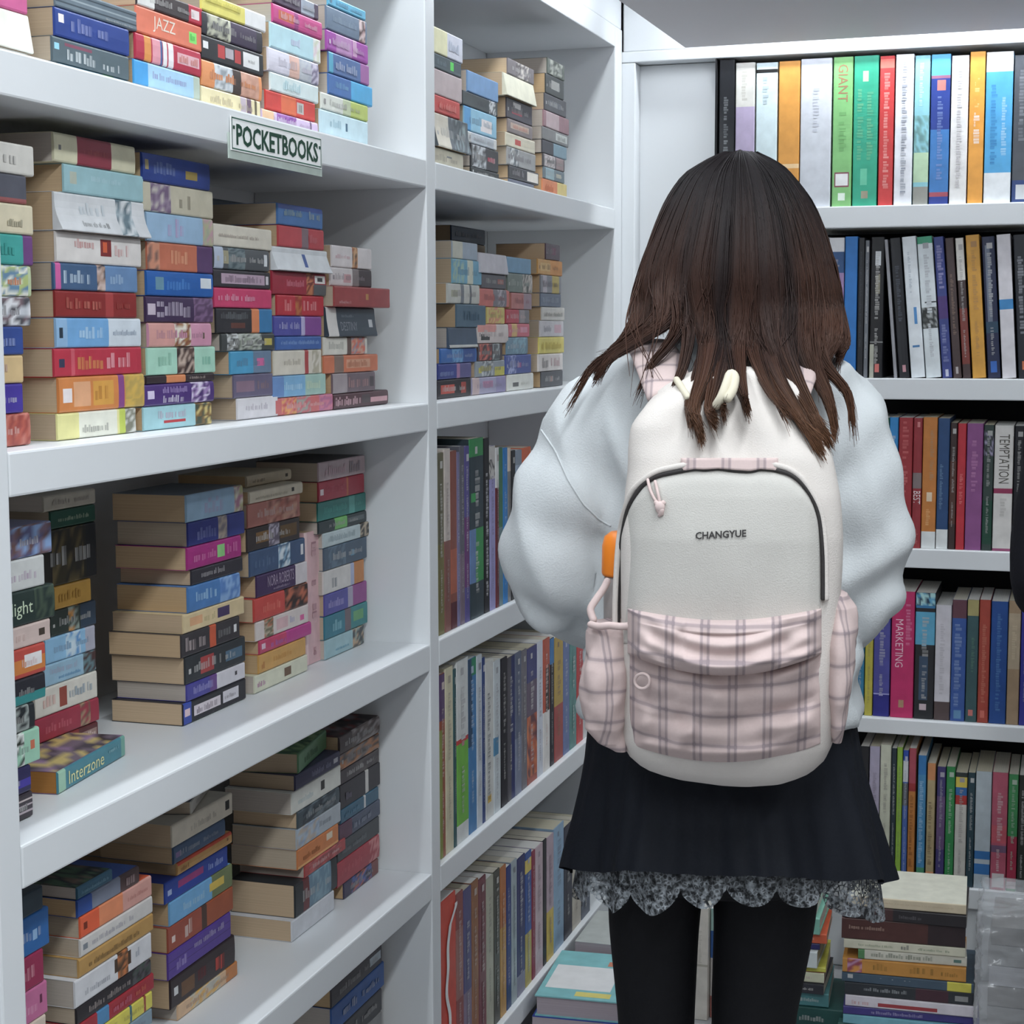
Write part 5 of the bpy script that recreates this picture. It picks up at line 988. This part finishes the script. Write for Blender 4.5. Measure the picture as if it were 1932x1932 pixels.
def patch(name, mat, x0, x1, ytop, ybot, thick, nu=70, nv=60, k0=0.0015, uv=True, px_uv=None):
    """padded cloth panel lying on the bag front between two pixel outlines (functions of column)"""
    V = []; Fc = []; UV = []
    us = np.linspace(x0, x1, nu)
    for i, x in enumerate(us):
        a, b = ytop(x), ybot(x)
        for j in range(nv):
            t = j/(nv-1); y = a+(b-a)*t; u = i/(nu-1)
            edge = min(1.0, min(u, 1-u)*14, min(t, 1-t)*12); edge = math.sin(edge*PI/2)
            V.append(PB(x, y, k0+edge*thick(u, t, x, y))); UV.append((x, y))
    for i in range(nu-1):
        for j in range(nv-1):
            k = i*nv+j; Fc.append((k, k+1, k+nv+1, k+nv))
    # turned edge down to the bag
    bd = [i*nv for i in range(nu)]+[(nu-1)*nv+j for j in range(1, nv)]+[i*nv+nv-1 for i in range(nu-2, -1, -1)]+[j for j in range(nv-2, 0, -1)]
    base = len(V)
    for k in bd:
        x, y = UV[k]; V.append(PB(x, y, -0.003))
    for q in range(len(bd)):
        r = (q+1) % len(bd); Fc.append((bd[q], bd[r], base+r, base+q))
    return set_mesh(name, np.array(V), Fc, mat, bag)
AXS = [1172, 1176, 1183, 1196, 1215, 1240, 1275, 1310, 1330, 1355, 1385, 1415, 1435, 1460, 1490, 1515, 1535, 1545, 1550]
AYS = [1080, 1000, 965, 938, 914, 899, 891, 885, 886, 884, 887, 889, 885, 887, 897, 918, 950, 985, 1060]
arch = lambda x: float(np.interp(x, AXS, AYS))
# front compartment under the arch
patch('front_panel', M['panel'], 1177, 1548, arch, lambda x: 1215, lambda u, t, x, y: 0.005+0.004*math.sin(PI*u)*math.sin(PI*min(t*1.2, 1))+0.0012*noise.noise(Vector((x*.012, y*.01, 0))), 80, 60)
zp = [(1166, 1190), (1166, 1140), (1168, 1090), (1171, 1040), (1176, 1000), (1184, 964), (1197, 937), (1216, 913), (1241, 898), (1275, 890), (1310, 884), (1330, 885), (1355, 883), (1385, 887), (1415, 888), (1435, 884), (1460, 886), (1492, 896), (1517, 917), (1537, 949), (1547, 984), (1552, 1040), (1553, 1090), (1553, 1130)]
V, Fc = tube([PB(x, y, 0.0035) for x, y in zp], [.0024]*len(zp), 8, 4); set_mesh('zip', V, Fc, M['zip'], bag)
# zip guard: cream lip above and pink insert
V, Fc = tube([PB(x, y-9 if 1190 < x < 1535 else y, 0.004) for x, y in [(x-(5 if x < 1200 else -5 if x > 1530 else 0), y) for x, y in zp]], [.0032]*len(zp), 8, 4); set_mesh('zip_piping', V, Fc, M['cream'], bag)
o = patch('plaid_insert', M['plaid'], 1285, 1468, lambda x: 864, lambda x: arch(x)+1, lambda u, t, x, y: .0028, 40, 10, .0045)
add_uv(o, lambda c: (c[0]*1.0+.012, c[2]+.0140))
# lower plaid pocket with flap
PT = lambda x: 1168+20*math.sin(PI*(x-1192)/(1545-1192))
def pk_th(u, t, x, y):
    base = 0.024*math.sin(PI*min(max(u, .02), .98))**.6*math.sin(PI*(0.08+0.84*t))**.7
    sag = 0.006*math.sin(6.5*(t*1.6-.35*math.sin(PI*u)))*(0.4+math.sin(PI*u))
    cr2 = 0.010*noise.noise(Vector((x*.010, (y-40*math.sin(PI*u))*.030, 1.0)))+0.009*noise.noise(Vector((x*.03, y*.025, 4.0)))*(1 if u < .35 else .35)
    return max(0.002, base+sag*.7+cr2)
o = patch('front_pocket', M['plaid'], 1188, 1548, lambda x: 1225, lambda x: 1402+36*math.sin(PI*(x-1188)/360)**.8, pk_th, 100, 90)
def uvp(c): return (c[0]+.0035, c[2]+0.020*math.cos((c[0]-TC[8])*9.5)+.006)
add_uv(o, uvp)
def fl_th(u, t, x, y):
    b = 0.010+0.026*math.sin(PI*min(max(t*.62+.05, 0), 1))**.8*math.sin(PI*min(max(u, .03), .97))**.5
    r = 0.0045*math.sin(2*PI*(t*2.6-.9*math.sin(PI*u)))*(t > .25)*math.sin(PI*u)
    r += 0.011*noise.noise(Vector((x*.022, y*.03, 9.0)))*(1.0 if u < .3 or u > .75 else .4)
    roll = 0.006*math.exp(-((t-.84)/.10)**2)
    return max(.003, b+r+roll)
o = patch('pocket_flap', M['plaid'], 1184, 1550, lambda x: 1148+22*math.sin(PI*(x-1184)/366), lambda x: 1232+45*math.sin(PI*(x-1184)/366)**.85, fl_th, 100, 60, 0.012)
add_uv(o, lambda c: (c[0]-.0035, c[2]+0.017*math.cos((c[0]-TC[8])*9.5)+.0125))
# zip pulls
def cord(name, pts, r, mat, n=8):
    V, Fc = tube(pts, [r]*len(pts), n, 4); return set_mesh(name, V, Fc, mat, bag)
cord('zip_pull', [PB(1222, 905, .008), PB(1227, 925, .010), PB(1236, 943, .011), PB(1244, 948, .011), PB(1241, 930, .011), PB(1236, 908, .008)], .0016, M['pull'])
V, Fc = merge([ball(PB(1245, 956, .012), (.005, .004, .0055), 10), tube([PB(1238, 948, .011), PB(1248, 962, .012), PB(1244, 972, .010)], [.0028, .003, .002], 8), tube([PB(1252, 948, .011), PB(1242, 960, .012), PB(1249, 970, .010)], [.0026, .003, .002], 8)]); set_mesh('zip_knot', V, Fc, M['pull'], bag)
cord('pocket_ring', [PB(1212+14*math.cos(t), 1285+14*math.sin(t), .030) for t in np.linspace(0, 2*PI, 14)], .0016, M['pull'])
# printed name
vs_, fs = text_mesh('CHANGYUE', True)
Vt = np.array([PB(1312+96*p[0], 1018-14*p[1]-5*p[0], .0120) for p in vs_]); set_mesh('lettering', Vt, fs, M['zip'], bag, smooth=False)
# ivory drawstring loop and knot at the top
cord('drawstring', [PL(1352, 765, .222), PL(1362, 748, .226), PL(1372, 722, .218), PL(1378, 706, .208), PL(1386, 712, .212), PL(1382, 736, .224), PL(1372, 752, .230)], .0048, M['cord'], 10)
cord('drawstring', [PL(1276, 716, .165), PL(1288, 735, .186), PL(1298, 750, .198)], .0035, M['cord'], 10)
# side pockets of the same plaid
def side_pocket(rows, lx):
    rings = []
    for (y, xl, xr, hd) in rows:
        a, b = PL(xl, y, .19), PL(xr, y, .19); r = ring((a[0]+b[0])/2, .188, a[2], (b[0]-a[0])/2, hd, 48, 2.5); rings.append(r)
    # resample rows smoothly
    R_ = np.array(rings); t = np.linspace(0, len(rows)-1, 46); out = []
    for q in t:
        i = min(int(q), len(rows)-2); f = q-i; f = f*f*(3-2*f); out.append(R_[i]*(1-f)+R_[i+1]*f)
    V, Fc = loft(out)
    for i in range(len(V)):
        p = Vector(V[i]); ctr = R_.mean((0, 1)); d = Vector((p.x-ctr[0], p.y-ctr[1], 0)); d.normalize()
        g = 0.007*noise.noise(Vector((p.x*30, p.y*30, p.z*14)))+0.0045*noise.noise(p*55)
        V[i] += np.array(d)*g
    o = set_mesh('side_pocket', V, Fc, M['plaid'], bag)
    add_uv(o, lambda c: (c[0]*1.15+c[1]*.55+.004, c[2]+.012))
    return o
side_pocket([(1176, 1118, 1192, .034), (1190, 1110, 1194, .040), (1250, 1102, 1194, .050), (1310, 1100, 1192, .052), (1360, 1108, 1190, .048), (1390, 1130, 1188, .040), (1408, 1158, 1186, .028)], 0)
side_pocket([(1118, 1562, 1598, .028), (1140, 1556, 1612, .038), (1180, 1552, 1619, .046), (1240, 1550, 1614, .050), (1310, 1552, 1604, .050), (1360, 1556, 1598, .044), (1392, 1562, 1590, .030)], 0)
# gathered elastic edge of the left pocket and its lanyard
pts = [PL(1114, 1178, .215), PL(1130, 1182, .226), PL(1150, 1180, .232), PL(1172, 1182, .236), PL(1192, 1180, .24)]
cord('pocket_elastic', pts, .0038, M['pull'])
cord('pocket_lanyard', [PL(1120, 1170, .205), PL(1114, 1150, .2), PL(1124, 1132, .195), PL(1138, 1112, .185), PL(1146, 1096, .18)], .0040, M['pull'])
# shoulder straps
def strap(path, w0):
    rings = []
    P = np.array(path); m_ = len(P); ts = np.linspace(0, m_-1, (m_-1)*5+1)
    Q_ = np.array([[np.interp(t, range(m_), P[:, k]) for k in range(3)] for t in ts])
    for _ in range(6): Q_[1:-1] = (Q_[:-2]+2*Q_[1:-1]+Q_[2:])/4
    T = np.gradient(Q_, axis=0); T /= np.linalg.norm(T, axis=1)[:, None]
    for i, p in enumerate(Q_):
        sd = np.cross(T[i], np.array([0, 1.0, 0])) if abs(T[i][1]) < .8 else np.array([1.0, 0, 0])
        # wide face lies flat on the body: side axis close to lateral
        sd = np.array([1.0, 0, 0])-T[i]*T[i][0]; sd /= np.linalg.norm(sd); nn = np.cross(sd, T[i]); nn /= np.linalg.norm(nn)
        a = np.linspace(0, 2*PI, 20, endpoint=False)
        rings.append(p+np.outer(np.sign(np.cos(a))*np.abs(np.cos(a))**.6, sd)*w0+np.outer(np.sin(a), nn)*.007)
    V, Fc = loft(rings); o = set_mesh('shoulder_strap', V, Fc, M['plaid'], bag)
    add_uv(o, lambda c: (c[0]*1.1, c[2]*.8+c[1]*.8)); return o
for sx, cx_ in ((-1, 1268), (1, 1478)):
    a0 = PL(cx_-sx*0, 748, .150); b0 = PL(cx_+sx*18, 700, .112); c0 = PL(cx_+sx*34, 662, .078); d0 = PL(cx_+sx*46, 645, .020)
    e0 = PL(cx_+sx*50, 672, -.055); f0 = PL(cx_+sx*56, 760, -.122); g0 = PL(cx_+sx*70, 1000, -.142); h0 = PL(cx_+sx*98, 1180, -.105)
    strap([a0, b0, c0, d0, e0, f0, g0, h0], .026)

# ------------------------------------------------------------------ bottle in the side pocket
bt = tag(empty('bottle'), 'slim grey bottle with bright orange cap tucked beside the backpack', 'bottle'); bt.matrix_world = PM
M['orange'] = mottled('orange_plastic', (0.86, 0.22, 0.015), (0.86, 0.25, 0.02), 20, 0.4, 0.4)
M['greyp'] = mottled('taupe_bottle', (0.30, 0.27, 0.26), (0.34, 0.31, 0.30), 20, 0.35, 0.5)
def lathe(name, cx, o, prof, mat, par):
    rings = [ring(PL(cx, y, o)[0], o, PL(cx, y, o)[2], r, r, 28, 2) for y, r in prof]
    V, Fc = loft(rings); return set_mesh(name, V, Fc, mat, par)
lathe('body', 1172, .140, [(1200, .018), (1195, .0185), (1100, .0185), (1086, .0175)], M['greyp'], bt)
lathe('cap', 1172, .140, [(1085, .0195), (1080, .0205), (1030, .0200), (1012, .0175), (1003, .011)], M['orange'], bt)

# ------------------------------------------------------------------ hair
def hair():
    mt, nt, b = new_mat('brown_hair')
    a = nt.nodes.new('ShaderNodeAttribute'); a.attribute_name = 'Col'
    nt.links.new(a.outputs['Color'], b.inputs['Base Color']); b.inputs['Roughness'].default_value = 0.5; spec(b, 0.18)
    b.inputs['Anisotropic'].default_value = 0.4
    rg = np.random.RandomState(11)
    Y_ = [284, 300, 330, 370, 420, 480, 540, 580, 620]
    XL_ = [1372, 1335, 1291, 1262, 1237, 1212, 1197, 1191, 1196]
    XR_ = [1420, 1452, 1493, 1523, 1548, 1568, 1582, 1589, 1592]
    OC = [.000, .040, .066, .086, .098, .106, .108, .106, .104]
    O0 = [-.03, -.03, -.03, -.03, -.03, -.025, -.02, -.02, -.015]
    def surf(s, y, k=1.0):
        xl, xr, oc, o0 = (np.interp(y, Y_, t) for t in (XL_, XR_, OC, O0))
        xc, hw = (xl+xr)/2, (xr-xl)/2
        x = xc+hw*s*k; o = o0+(oc-o0)*math.sqrt(max(0, 1-(abs(s)*.97)**2.2))*k
        return x, o
    # tips: (s from, s to, count, path of (x, y, o), spread px)
    TIPS = [
     (-1.0, -.90, 90, [(1200, 640, .05), (1222, 672, .07)], 5), (-1.0, -.93, 60, [(1196, 650, .04), (1206, 690, .06)], 4),
     (-.97, -.74, 230, [(1196, 636, .070), (1158, 664, .080), (1128, 705, .085)], 9), (-.95, -.80, 45, [(1180, 650, .075), (1120, 690, .082), (1062, 790, .085)], 6),
     (-.84, -.49, 330, [(1254, 598, .094), (1202, 640, .096), (1152, 672, .095), (1120, 720, .092)], 10),
     (-.70, -.48, 30, [(1285, 605, .105), (1262, 650, .112), (1228, 690, .118), (1196, 770, .118)], 7), (-.62, -.46, 22, [(1300, 620, .11), (1290, 690, .14), (1270, 740, .17), (1262, 790, .2)], 5),
     (-.48, -.14, 620, [(1342, 640, .108), (1330, 710, .165), (1310, 770, .212), (1325, 838, .243)], 9), (-.40, -.10, 320, [(1360, 650, .112), (1350, 720, .175), (1338, 775, .22), (1352, 806, .24)], 8),
     (-.5, -.25, 140, [(1334, 645, .108), (1316, 715, .160), (1298, 765, .205), (1306, 815, .235)], 6),
     (-.16, .14, 330, [(1385, 650, .112), (1392, 710, .17), (1402, 745, .205), (1412, 785, .235)], 8), (-.20, .05, 150, [(1370, 655, .114), (1368, 720, .175), (1362, 760, .215), (1368, 792, .24)], 6),
     (.08, .46, 560, [(1440, 650, .110), (1462, 715, .165), (1510, 790, .215), (1556, 862, .222)], 10), (.2, .55, 330, [(1470, 645, .115), (1495, 710, .15), (1535, 785, .195), (1572, 850, .20)], 10),
     (.05, .3, 140, [(1425, 650, .112), (1440, 705, .165), (1462, 750, .205), (1492, 800, .232)], 7),
     (.52, .80, 300, [(1520, 640, .105), (1532, 690, .115), (1562, 750, .125), (1578, 830, .130)], 10), (.6, .85, 90, [(1535, 640, .10), (1556, 690, .108), (1598, 740, .112), (1612, 830, .11)], 8),
     (.74, 1.0, 340, [(1566, 632, .085), (1560, 660, .09), (1548, 690, .10), (1560, 740, .11)], 9), (.85, 1.0, 200, [(1588, 640, .05), (1586, 664, .055), (1578, 690, .07)], 6),
    ]
    NP_ = 26; PTS = []; TT = []; CB = []
    def strand(pp):
        pp = np.array(pp); d = np.r_[0, np.cumsum(np.linalg.norm(np.diff(pp, axis=0), axis=1))]; d /= d[-1]
        m_ = len(pp); t = np.linspace(0, 1, NP_); u = np.interp(t, d, np.arange(m_))
        out = np.zeros((NP_, 3))
        for k, q in enumerate(u):
            i = min(int(q), m_-2); f = q-i
            p0, p1, p2, p3 = pp[max(i-1, 0)], pp[i], pp[i+1], pp[min(i+2, m_-1)]
            out[k] = 0.5*((2*p1)+(p2-p0)*f+(2*p0-5*p1+4*p2-p3)*f*f+(3*p1-p0-3*p2+p3)*f**3)
        return out
    for (s0, s1, cnt, path, spr) in TIPS:
        for _ in range(int(cnt*1.9)):
            s = rg.uniform(s0, s1); k = 1-abs(rg.normal(0, .018)); w1 = rg.normal(0, .012)
            pts = []; yend = path[0][1]-(38 if s > -.9 else 60)
            pts.append(PL(1396+s*9, 283.5+abs(s)*2.5, -.012))
            for y in (292, 306, 330, 372, 420, 475, 530, 575):
                if y > yend: break
                dr = s+w1*math.sin(y*.013+s*9)+0.015*math.sin(s*40+y*.02)
                x, o = surf(np.clip(dr, -1.02, 1.02), y, k); pts.append(PL(x+rg.normal(0, .4), y, o))
            e = (2*(s-s0)/(s1-s0)-1)*1.35+rg.normal(0, .09); e2 = rg.normal(0, .5); n = len(path)
            tx, ty = rg.normal(0, 3.5), rg.normal(-8, 12)
            lenf = rg.uniform(.0, 1.0)*.9
            for i, (x, y, o) in enumerate(path):
                w_ = spr*(1.9-1.64*i/(max(n-1, 1))) if n > 1 else spr
                last = i == n-1
                if last: x, y = x+tx, y+ty
                X, Yy, Oo = x+e*w_, y+e2*5, o+(k-1)*.22+.003
                if last and n > 1:
                    X = X*(1-lenf)+(path[i-1][0]+e*w_)*lenf; Yy = Yy*(1-lenf)+path[i-1][1]*lenf; Oo = Oo*(1-lenf)+path[i-1][2]*lenf+.002
                pts.append(PL(X, Yy, Oo))
            PTS.append(strand(pts)); TT.append(1-lenf*.2); CB.append((rg.uniform(), s))
    # the parts of the head turned away: fringe and sides, down to shoulder length
    for i in range(900):
        th = rg.uniform(-PI, 0); s = math.cos(th); fr = -math.sin(th)
        if fr > .72: continue
        c = PL(1396, 430, -.03)
        pts = []
        for j, y in enumerate((287, 320, 380, 440, 500, 550, 596)):
            h = np.interp(y, Y_, np.array(XR_)-np.array(XL_))*.000292*(1 if y < 600 else .95)
            z = PL(1396, y, -.03)[2]
            pts.append(np.array([c[0]+s*h*1.0, -.03-fr*h*.75, z-.004*j*rg.uniform(0, 1)]))
        PTS.append(strand(pts)); TT.append(.85); CB.append((rg.uniform(), s))
    # stray hairs
    for i in range(45):
        s = rg.uniform(-1, 1); pts = []
        for y in (286, 300, 330, 380, 450, 530):
            x, o = surf(s, y, 1.01+.012*rg.uniform()); pts.append(PL(x, y, o))
        pts.append(PL(pts and x+rg.normal(0, 10), 610, .11)); pts.append(PL(x+rg.normal(0, 26), 690+rg.uniform(0, 80), .14))
        PTS.append(strand(pts)); TT.append(1); CB.append((rg.uniform(), s))
    P = np.array(PTS); ns = len(P)
    # triangular tubes
    T = np.gradient(P, axis=1); T /= np.linalg.norm(T, axis=2)[:, :, None]+1e-9
    ref = np.array([0.31, 0.93, 0.2]); U = np.cross(T, ref); U /= np.linalg.norm(U, axis=2)[:, :, None]+1e-9; W_ = np.cross(T, U)
    t = np.linspace(0, 1, NP_); rad = (0.00078*(1-0.75*np.clip((t-.72)/.28, 0, 1)**1.3))[None, :, None]*rg.uniform(.7, 1.25, (ns, 1, 1))
    V = np.stack([P+rad*(math.cos(q)*U+math.sin(q)*W_) for q in (0, 2*PI/3, 4*PI/3)], 2).reshape(-1, 3)
    base = (np.arange(ns)[:, None]*NP_+np.arange(NP_-1)[None, :]).reshape(-1)*3
    Fq = []
    for q in range(3):
        r = (q+1) % 3; Fq.append(np.stack([base+q, base+r, base+3+r, base+3+q], 1))
    Fq = np.concatenate(Fq)
    me = bpy.data.meshes.new('hair'); V = FL(V)
    me.vertices.add(len(V)); me.vertices.foreach_set('co', V.astype(np.float32).ravel())
    me.loops.add(len(Fq)*4); me.loops.foreach_set('vertex_index', Fq.astype(np.int32).ravel())
    me.polygons.add(len(Fq)); me.polygons.foreach_set('loop_start', np.arange(0, len(Fq)*4, 4, dtype=np.int32)); me.polygons.foreach_set('loop_total', np.full(len(Fq), 4, dtype=np.int32))
    me.polygons.foreach_set('use_smooth', np.ones(len(Fq), dtype=bool)); me.update(calc_edges=True)
    root, mid, tip = np.array([.0130, .0102, .0112]), np.array([.056, .0265, .019]), np.array([.150, .070, .036])
    CBa = np.array(CB); u = CBa[:, 0][:, None, None]; jt = rg.normal(0, .035, (ns, 1, 1)); zt_, zb_ = PL(1396, 284, 0)[2], PL(1396, 850, .2)[2]
    tt = np.clip((zt_-P[:, :, 2:3])/(zt_-zb_)+jt, 0, 1)
    stk = np.array([noise.noise(Vector((q[1]*4.3+2.0, 0.7, 0))) for q in CB])[:, None, None]; m1 = np.clip((tt-.14)/.45, 0, 1)*np.clip(.78+1.3*stk, .22, 1); m2 = np.clip((tt-.72)/.28, 0, 1)**1.3
    col = root*(1-m1)+mid*m1; col = col*(1-m2)+tip*m2
    sd = np.clip(np.abs(CBa[:, 1])[:, None, None]*1.25-.35, 0, 1)          # dyed side locks
    col = col*(0.86+.28*u); col = col*(1-.5*sd*m1)+np.array([.080, .037, .023])*(.5*sd*m1)*(0.7+.6*u)
    cc = np.ones((ns, NP_, 3, 4), dtype=np.float32); cc[..., :3] = col[:, :, None, :]
    at = me.color_attributes.new('Col', 'FLOAT_COLOR', 'POINT'); at.data.foreach_set('color', cc.ravel())
    me.materials.append(mt)
    ho = link(bpy.data.objects.new('hair', me), person); ho['kind'] = 'stuff'; ho['label'] = 'long straight dark brown hair with lighter ends'
    # dense inner mass close to the scalp
    m2_, nt2, b2 = new_mat('hair_underlayer'); b2.inputs['Base Color'].default_value = (.012, .0085, .008, 1); b2.inputs['Roughness'].default_value = .6; spec(b2, .2)
    rings = []; n = 48; aa = np.linspace(0, 2*PI, n, endpoint=False)
    for y in list(range(292, 556, 10)):
        r = []
        for q in aa:
            s = math.cos(q)
            if math.sin(q) >= 0:
                x, o = surf(s, y, .93); r.append(PL(x, y, o-.006))
            else:
                x, o = surf(s, y, .93); p = PL(x, y, -.03); p[1] = -.03+math.sin(q)*.055; r.append(p)
        rings.append(np.array(r))
    for y, k in ((566, .80), (580, .70)):
        r = rings[-1].copy(); c = r.mean(0)+np.array([.012, 0, 0]); r = c+(r-c)*k; r[:, 2] = PL(1390, y, .05)[2]; rings.append(r)
    V, Fc = loft(rings); set_mesh('hair_underlayer', V, Fc, m2_, person)
hair()

# ------------------------------------------------------------------ second shopper in black at the right edge (only the sleeve shows)
def bystander():
    D2 = 2.62; d = ray(2232, 622); nv = np.array([d[0], d[1], 0.0]); nv /= np.linalg.norm(nv); D2 = D2/float(np.dot(nv, AF))
    rv = np.array([nv[1], -nv[0], 0.0]); base = nv*D2
    def q(px, py, o=0.0):
        dd = ray(px, py); t = (D2-o)/float(np.dot(dd, nv)); p = dd*t
        return np.array([float(np.dot(p, rv)), o, H+p[2]])
    pm = frame(Vector(rv), Vector(nv), EZ, base)
    hd = q(2232, 470, -.02); pr = []
    pr.append(ball(hd, (.075, .095, .115))); pr.append(tube([hd+np.array([0, .01, -.08]), q(2232, 690, 0)], [.05, .055], 16))
    pr.append(tube([hd+np.array([0, -.09, .01]), hd+np.array([0, -.108, -.03])], [.009, .013], 10))
    for s in (-1, 1): pr.append(ball(hd+np.array([s*.077, 0, -.01]), (.008, .018, .03), 10))
    tr = []
    for z, hx, hy in ((1.385, .06, .05), (1.36, .12, .07), (1.32, .165, .09), (1.2, .165, .10), (1.0, .15, .095), (.9, .165, .105), (.8, .15, .09)): tr.append(ring(0, 0, z, hx, hy, 32, 2.4))
    pr.append(loft(tr))
    AR = []
    for s in (-1, 1):
        el = np.array([s*.185, .01, 1.035])
        sh = np.array([s*.155, 0, 1.31]); wr = np.array([s*.11, -.22, 1.09]); AR.append((sh, el, wr))
        pr.append(tube([sh, (sh+el)/2+np.array([s*.012, .005, 0]), el, (el+wr)/2, wr], [.045, .04, .036, .032, .026], 14))
        for i in range(4):
            b_ = wr+np.array([-s*.02+s*.012*i, -.06, 0]); pr.append(tube([wr, b_, b_+np.array([0, -.03, -.012]), b_+np.array([0, -.035, -.035])], [.018, .01, .0085, .007], 8))
        pr.append(tube([wr, wr+np.array([-s*.03, -.035, .012]), wr+np.array([-s*.036, -.065, .006])], [.016, .011, .008], 8))
        pr.append(tube([np.array([s*.085, 0, .85]), np.array([s*.09, -.005, .48]), np.array([s*.09, .01, .3]), np.array([s*.09, .005, .08])], [.075, .055, .052, .036], 16))
        pr.append(tube([np.array([s*.09, .03, .04]), np.array([s*.095, -.14, .035])], [.036, .03], 12))
    v, n, f = union(pr, .008, 3); v[:, 2] = np.maximum(v[:, 2], .001)
    bo = set_mesh('person', v, f, M['skin']); bo.matrix_world = pm
    tag(bo, 'person in a black jacket, only a dark sleeve showing at the right edge', 'person')
    blk = mottled('black_jacket', (.006, .006, .009), (.011, .011, .016), 20, .8, .2, .2, 200)
    pr = [loft([ring(0, 0, z, hx, hy, 36, 2.5) for z, hx, hy in ((1.395, .075, .065), (1.375, .13, .085), (1.335, .178, .105), (1.2, .178, .115), (1.0, .165, .11), (.86, .18, .12), (.78, .178, .118))])]
    for sh, el, wr in AR:
        pr.append(tube([sh, (sh+el)/2+np.array([math.copysign(.012, sh[0]), .005, 0]), el, (el+wr)/2, wr+np.array([0, .02, 0])], [.060, .056, .052, .046, .038], 18))
    v, n, f = union(pr, .008, 5)
    for i in range(len(v)): v[i] += n[i]*.005*noise.noise(Vector(v[i])*12)
    set_mesh('jacket', v, f, blk, bo)
    for s in (-1, 1):
        V, Fc = tube([np.array([s*.085, 0, .86]), np.array([s*.09, -.005, .48]), np.array([s*.09, .01, .3]), np.array([s*.09, .005, .06])], [.088, .066, .062, .055], 20); set_mesh('trouser_leg', V, Fc, blk, bo)
        V, Fc = tube([np.array([s*.09, .04, .045]), np.array([s*.095, -.155, .038])], [.044, .037], 14); V[:, 2] = np.maximum(V[:, 2], .001); set_mesh('shoe', V, Fc, M['shoe'], bo)
    V, Fc = ball(hd+np.array([0, .016, .032]), (.083, .098, .098)); V = V[:]; set_mesh('hair', V, Fc, blk, bo)
bystander()
